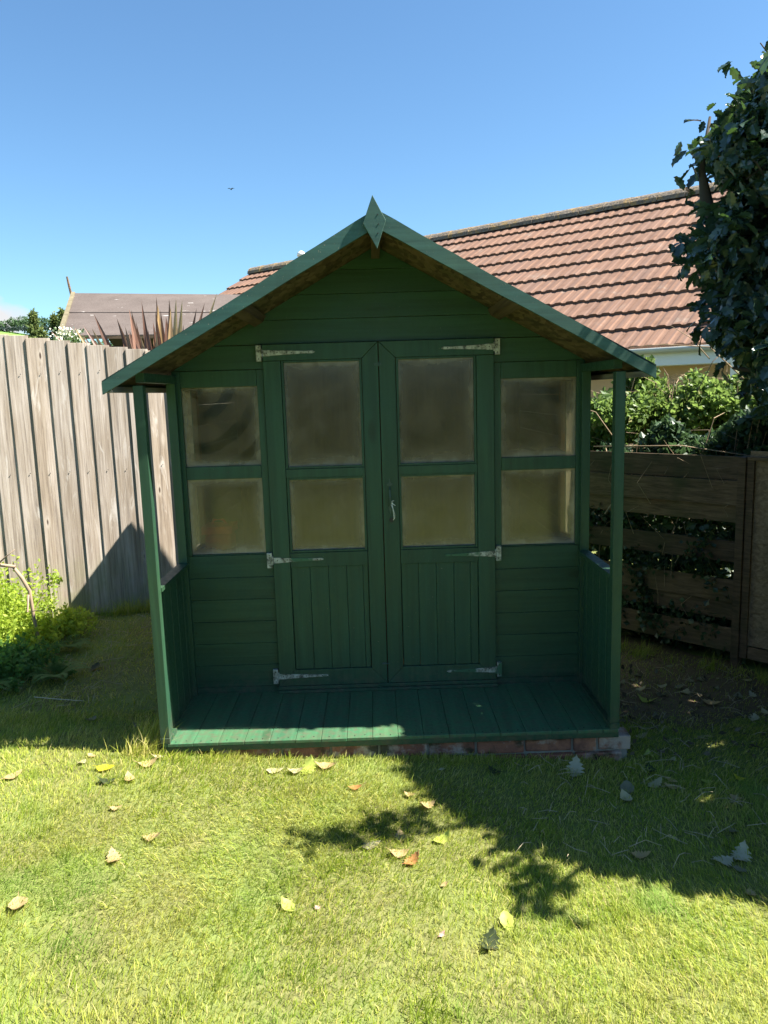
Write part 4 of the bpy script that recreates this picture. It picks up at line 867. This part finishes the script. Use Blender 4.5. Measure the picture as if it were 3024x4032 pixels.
# dry stalks and clippings
m = MB()
for k in range(420):
    x, y = (rng.uniform(-2.3, -1.5), rng.uniform(.5, 2.15)) if k < 110 else (rng.uniform(.5, 2.1), rng.uniform(-.8, 1.2))
    if -1.1 < x < 1.12 and y > -.02: continue
    z = float(ground_z(x, y))+rng.uniform(.01, .035); a = rng.uniform(0, 6.28); l = rng.uniform(.03, .13); m.tube([(x, y, z), (x+math.cos(a)*l*.5, y+math.sin(a)*l*.5, z+rng.uniform(0, .03)), (x+math.cos(a)*l, y+math.sin(a)*l, z+rng.uniform(-.01, .03))], [.0013, .0013, .0007], 4, caps=False)
st = m.build('dry_stalks', plain('straw', (.36, .30, .19), .8, .2, .3, 30), None); tag(st, 'dry stalks and clippings scattered on the shaded grass', 'straw', kind='stuff')
m = MB(); m.tube([(-1.9, .62, .0), (-1.75, .60, -.01), (-1.62, .58, -.015)], [.0018, .0018, .001], 5); q_ = m.build('dry_stick', plain('pale_stick', (.5, .44, .33), .8), None); tag(q_, 'pale straight stick lying in the shade left of the porch', 'stick')

# ================================================================ FALLEN LEAVES
LC = {'tan': (.45, .33, .155), 'pale': (.46, .41, .23), 'grey': (.21, .20, .12), 'yellow': (.62, .54, .03), 'lime': (.40, .46, .09), 'dark': (.040, .055, .022), 'orange': (.42, .20, .07), 'white': (.46, .43, .29), 'pink': (.65, .38, .34)}
LM = {}
for k, c in LC.items():
    t = NT('fallen_leaf_'+k); n = t.noise(30, 4); b_ = t.noise(9, 3); cc = t.mix(n, scl(c, .75), scl(c, 1.15)); cc = t.mix(t.ramp(b_, [(.6, 0), (.68, .7)]), cc, (.12, .065, .03) if k not in ('white', 'pink', 'lime', 'yellow') else scl(c, .7))
    t.col(cc, .55, .3); t.translucent(cc, .25); LM[k] = t.m
LEAVES = [
(-1.64,-0.18,.075,'tan','large curled tan leaf at the far left edge of the sunlit lawn'),
(-1.38,-0.08,.05,'pale','pair-folded pale leaf near the shade line left of the shed corner'),
(-1.36,-0.02,.04,'tan','small brown leaf lying against the shade edge left of the porch'),
(-1.25,-0.15,.085,'yellow','bright yellow leaf on the lawn left of the porch'),
(-1.21,-0.27,.07,'dark','dark green leaf just below the bright yellow leaf'),
(-1.12,-0.24,.06,'tan','brown curled leaf right of the dark green leaf on the lawn'),
(-1.08,-0.10,.08,'tan','large folded tan leaf below the left porch corner'),
(-1.06,-0.03,.05,'pale','pale leaf tucked against the left end of the brick base'),
(-1.10,-0.47,.045,'tan','small tan leaf alone on the lawn below the yellow leaf'),
(-0.90,-0.67,.07,'tan','orange tan leaf with a brown tip on the sunny lawn left of centre'),
(-1.00,-0.80,.07,'tan','tan leaf with a pointed tip on the lawn at left'),
(-1.22,-1.05,.085,'tan','pale brown leaf with a dark corner at the lower left of the lawn'),
(-1.51,0.38,.07,'grey','grey leaf in the shade left of the porch post'),
(-1.26,0.31,.05,'grey','small grey leaf in the shade close to the left porch post'),
(-1.80,0.16,.05,'dark','dark leaf in the shade at the left edge of the picture'),
(-1.77,1.16,.08,'dark','dark stone-like curled leaf on the shaded grass behind the left post'),
(-0.52,-0.13,.07,'pale','cream leaf leaning on the brick base left of the pale pair'),
(-0.43,-0.14,.065,'pale','cream leaf beside the lime leaf in front of the brick base'),
(-0.37,-0.11,.09,'lime','lime yellow leaf standing up against the brick base'),
(-0.30,-0.09,.085,'tan','long curled tan leaf right against the brick base'),
(-0.16,-0.27,.055,'orange','orange red leaf on the lawn in front of the brick base'),
(0.07,-0.33,.05,'tan','thin tan leaf at the edge of the tree shadow near the bricks'),
(0.13,-0.42,.07,'tan','brown lobed leaf at the edge of the tree shadow'),
(-0.09,-0.70,.07,'grey','grey green leaf lying in the small branch shadow'),
(0.02,-0.64,.06,'tan','dark tan leaf at the right end of the small branch shadow'),
(0.01,-0.75,.07,'tan','left one of two touching brown leaves in mid lawn'),
(0.06,-0.79,.065,'orange','right one of two touching brown leaves in mid lawn'),
(0.18,-0.65,.07,'lime','pale lime leaf on the sunny lawn right of the branch shadow'),
(0.16,-0.92,.03,'tan','tiny brown leaf on the lawn right of the two touching leaves'),
(0.45,-0.14,.06,'dark','dark green leaf in the shade in front of the bricks'),
(0.22,-0.12,.03,'white','tiny white petal-like leaf in the shade in front of the bricks'),
(0.82,-0.11,.10,'white','big pale jagged leaf standing in front of the brick base'),
(1.00,-0.27,.085,'grey','ragged grey leaf in the shade below the right porch corner'),
(0.97,-0.34,.07,'pale','pale half-moon leaf just below the ragged grey leaf'),
(1.14,-0.22,.075,'pale','upright oval pale leaf right of the ragged grey leaf'),
(1.22,-0.19,.05,'tan','pinkish curled leaf above the jagged tan one in the right shade'),
(1.19,-0.25,.07,'tan','jagged tan leaf below the pinkish curled one in the right shade'),
(1.16,-0.09,.07,'dark','mottled green leaf beside the right end of the brick base'),
(1.21,0.06,.06,'lime','light green leaf level with the right end of the bricks'),
(1.31,0.02,.05,'pale','small cream leaf right of the light green leaf'),
(1.37,-0.20,.05,'lime','small bright lime leaf in the right hand shade'),
(1.52,-0.18,.05,'yellow','small yellow leaf in the shade near the right picture edge'),
(1.43,-0.35,.05,'tan','small sandy leaf below the small yellow leaf at right'),
(0.90,-0.74,.065,'tan','curled brown leaf near the lower edge of the right shade'),
(1.19,-0.76,.085,'white','long pale leaf left of the big white ragged leaf'),
(1.27,-0.73,.09,'white','big white ragged leaf low in the shade at right'),
(1.31,-0.58,.06,'grey','dull grey leaf above the big white ragged leaf'),
(1.23,-0.81,.05,'grey','grey leaf directly below the big white ragged leaf'),
(1.20,-0.94,.05,'tan','pale tan leaf on the sunny edge at the lower right'),
(-0.36,-1.04,.06,'lime','yellow winged leaf alone on the lower lawn'),
(-0.26,-1.05,.025,'pink','tiny pink petal on the lower lawn beside the yellow winged leaf'),
(0.34,-1.11,.065,'lime','bright yellow green leaf on the lower lawn right of centre'),
(0.27,-1.21,.08,'dark','brown and green curled leaf below the bright yellow green leaf'),
(0.13,-1.17,.025,'pink','tiny pink petal left of the bright yellow green leaf'),
(1.45,0.85,.06,'pale','pale leaf on the soil just right of the right porch post'),
(1.67,0.77,.07,'pale','jagged pale leaf on the soil in front of the slatted fence'),
(1.42,0.69,.09,'lime','long light green leaf on the soil beside the right porch post'),
(2.02,0.70,.06,'white','pale curled leaf on the soil near the right picture edge'),
(1.93,0.69,.07,'grey','long grey leaf left of the pale curled leaf at right'),
(1.74,0.61,.09,'tan','long twisted sandy leaf on the shaded ground at right'),
(1.88,0.41,.07,'white','pale round leaf on shaded grass near the right picture edge'),
(1.97,0.48,.05,'pale','pale leaf cut by the right picture edge'),
(1.58,0.88,.06,'pale','#'),
(1.53,0.76,.07,'grey','#'),
(1.40,0.49,.05,'grey','#'),
(1.77,0.93,.06,'grey','#'),
(1.50,1.05,.06,'grey','#'),
(1.67,0.85,.06,'grey','#'),
(1.83,0.95,.07,'grey','#'),
(1.44,0.99,.05,'grey','#'),
(1.29,0.65,.05,'tan','#'),
(1.25,0.26,.06,'pale','#'),
(1.38,0.96,.05,'grey','#'),
(1.75,1.20,.05,'grey','#'),
(1.86,0.81,.05,'grey','#'),
(2.09,0.91,.05,'pale','#'),
(1.70,1.40,.05,'tan','#'),

]
for i, (x, y, s, colr, lab) in enumerate(LEAVES):
    r = random.Random(i*7+1); rot = r.uniform(0, 6.283); N = 9; V = []; jag = r.choice((.06, .15, .24)); curl = r.uniform(.15, .7); s = s*.96; tw = r.uniform(-.35, .35); fold = r.uniform(-.1, .28)
    if colr == 'white': jag = .3
    N = 13 if jag > .2 else 9
    for k in range(N+1):
        q = k/N; w_ = .36*math.sin(math.pi*min(1, q**.85))*(1+(jag if k % 2 else -jag)); zc = curl*(q-.5)**2*2
        for sgn, ww in ((-1, 1), (-.5, .5), (0, 0), (.5, .5), (1, 1)):
            V.append(((q-.5)*1.15, sgn*w_, zc+fold*abs(sgn*w_)*1.3+tw*sgn*w_*(q-.3)+.02*math.sin(11*q+5*sgn)))
    fs = [(a*5+b, a*5+b+1, (a+1)*5+b+1, (a+1)*5+b) for a in range(N) for b in range(4)]
    m = MB(); lift = .020+.3*s*0; tilt = r.uniform(-.35, .35)
    if lab.startswith('big pale jagged') or 'standing up' in lab: tilt = .62; rot = 1.15
    if lab.startswith('big white') or lab.startswith('upright'): tilt = .32; rot = r.uniform(.4, 2.2)
    ca, sa = math.cos(rot), math.sin(rot); ct, st_ = math.cos(tilt), math.sin(tilt); W_ = []
    for a, b, c in V:
        a2, c2 = a*ct-c*st_, a*st_+c*ct; a3, b3 = a2*ca-b*sa, a2*sa+b*ca; W_.append((a3*s, b3*s, c2*s))
    zmin = min(p[2] for p in W_); z0 = float(ground_z(x, y))+.004-zmin*.8
    m.poly([(p[0], p[1], p[2]) for p in W_], fs)
    m.tube([W_[2], tuple(Vector(W_[2])+(Vector(W_[2])-Vector(W_[7])).normalized()*s*.25)], [s*.015, s*.01], 4, caps=False)
    o = m.build('fallen_leaf', LM[colr], None, 0, True); o.location = (x, y, z0)
    if lab == '#': tag(o, 'dull leaf among the litter on the dark soil in front of the slatted fence', 'leaf', 'leaf litter on the soil by the right fence')
    else: tag(o, lab, 'leaf', 'fallen leaves on the lawn')
# more litter in the deep shade, too small to tell apart
P = np.stack([rng.uniform(1.1, 2.3, 420), rng.uniform(.0, 1.5, 420), np.zeros(420)], 1); P = P[P[:, 1] < 3.2-1.05*P[:, 0]]; P[:, 2] = ground_z(P[:, 0], P[:, 1])+.012
v, f = tri_leaves(P, .035, wid=.6); v[:, 2] = np.clip(v[:, 2], -.17, -.085); lt = npmesh('leaf_litter', v, f, leafmat('litter', (.055, .045, .028), (.20, .17, .11), .8, .1, .2)); tag(lt, 'fine leaf litter over the soil by the right fence', 'leaf litter', kind='stuff')

# ================================================================ UNSEEN HEDGE ADDED BEHIND THE CAMERA (gives the panes something dark to reflect)
P = np.stack([rng.uniform(-7, 7, 26000), rng.uniform(-9.6, -8.9, 26000), rng.uniform(-.1, 2.5, 26000)], 1); P[:, 2] *= 1+.05*np.sin(P[:, 0]*3)
v, f = tri_leaves(P, .12, wid=.7); hg = npmesh('reflection_hedge', v, f, leafmat('hedge_leaf', (.022, .040, .020), (.06, .09, .035), .6, .12, .3)); tag(hg, 'unseen dark hedge added behind the camera for the pane reflections', 'hedge', kind='stuff')
# ================================================================ SKY THINGS
m = MB(); m.poly([(-.28, 0, .06), (-.12, -.05, .10), (0, -.09, .02), (.12, -.05, .10), (.28, 0, .06), (.10, .07, .07), (.03, .10, 0), (0, .22, 0), (-.03, .10, 0), (-.10, .07, .07), (0, .0, -.05), (0, -.19, 0)],
    [(0, 1, 9), (1, 2, 10, 9), (2, 3, 5, 10), (3, 4, 5), (9, 10, 8), (5, 6, 10), (6, 7, 8, 10), (2, 11, 10), (11, 3, 10)])
bd_ = m.build('bird', plain('bird_dark', (.02, .02, .02), .8), None); bd_.location = (-10.2, 56.7, 16.9); tag(bd_, 'tiny dark bird flying high above the summerhouse', 'bird')
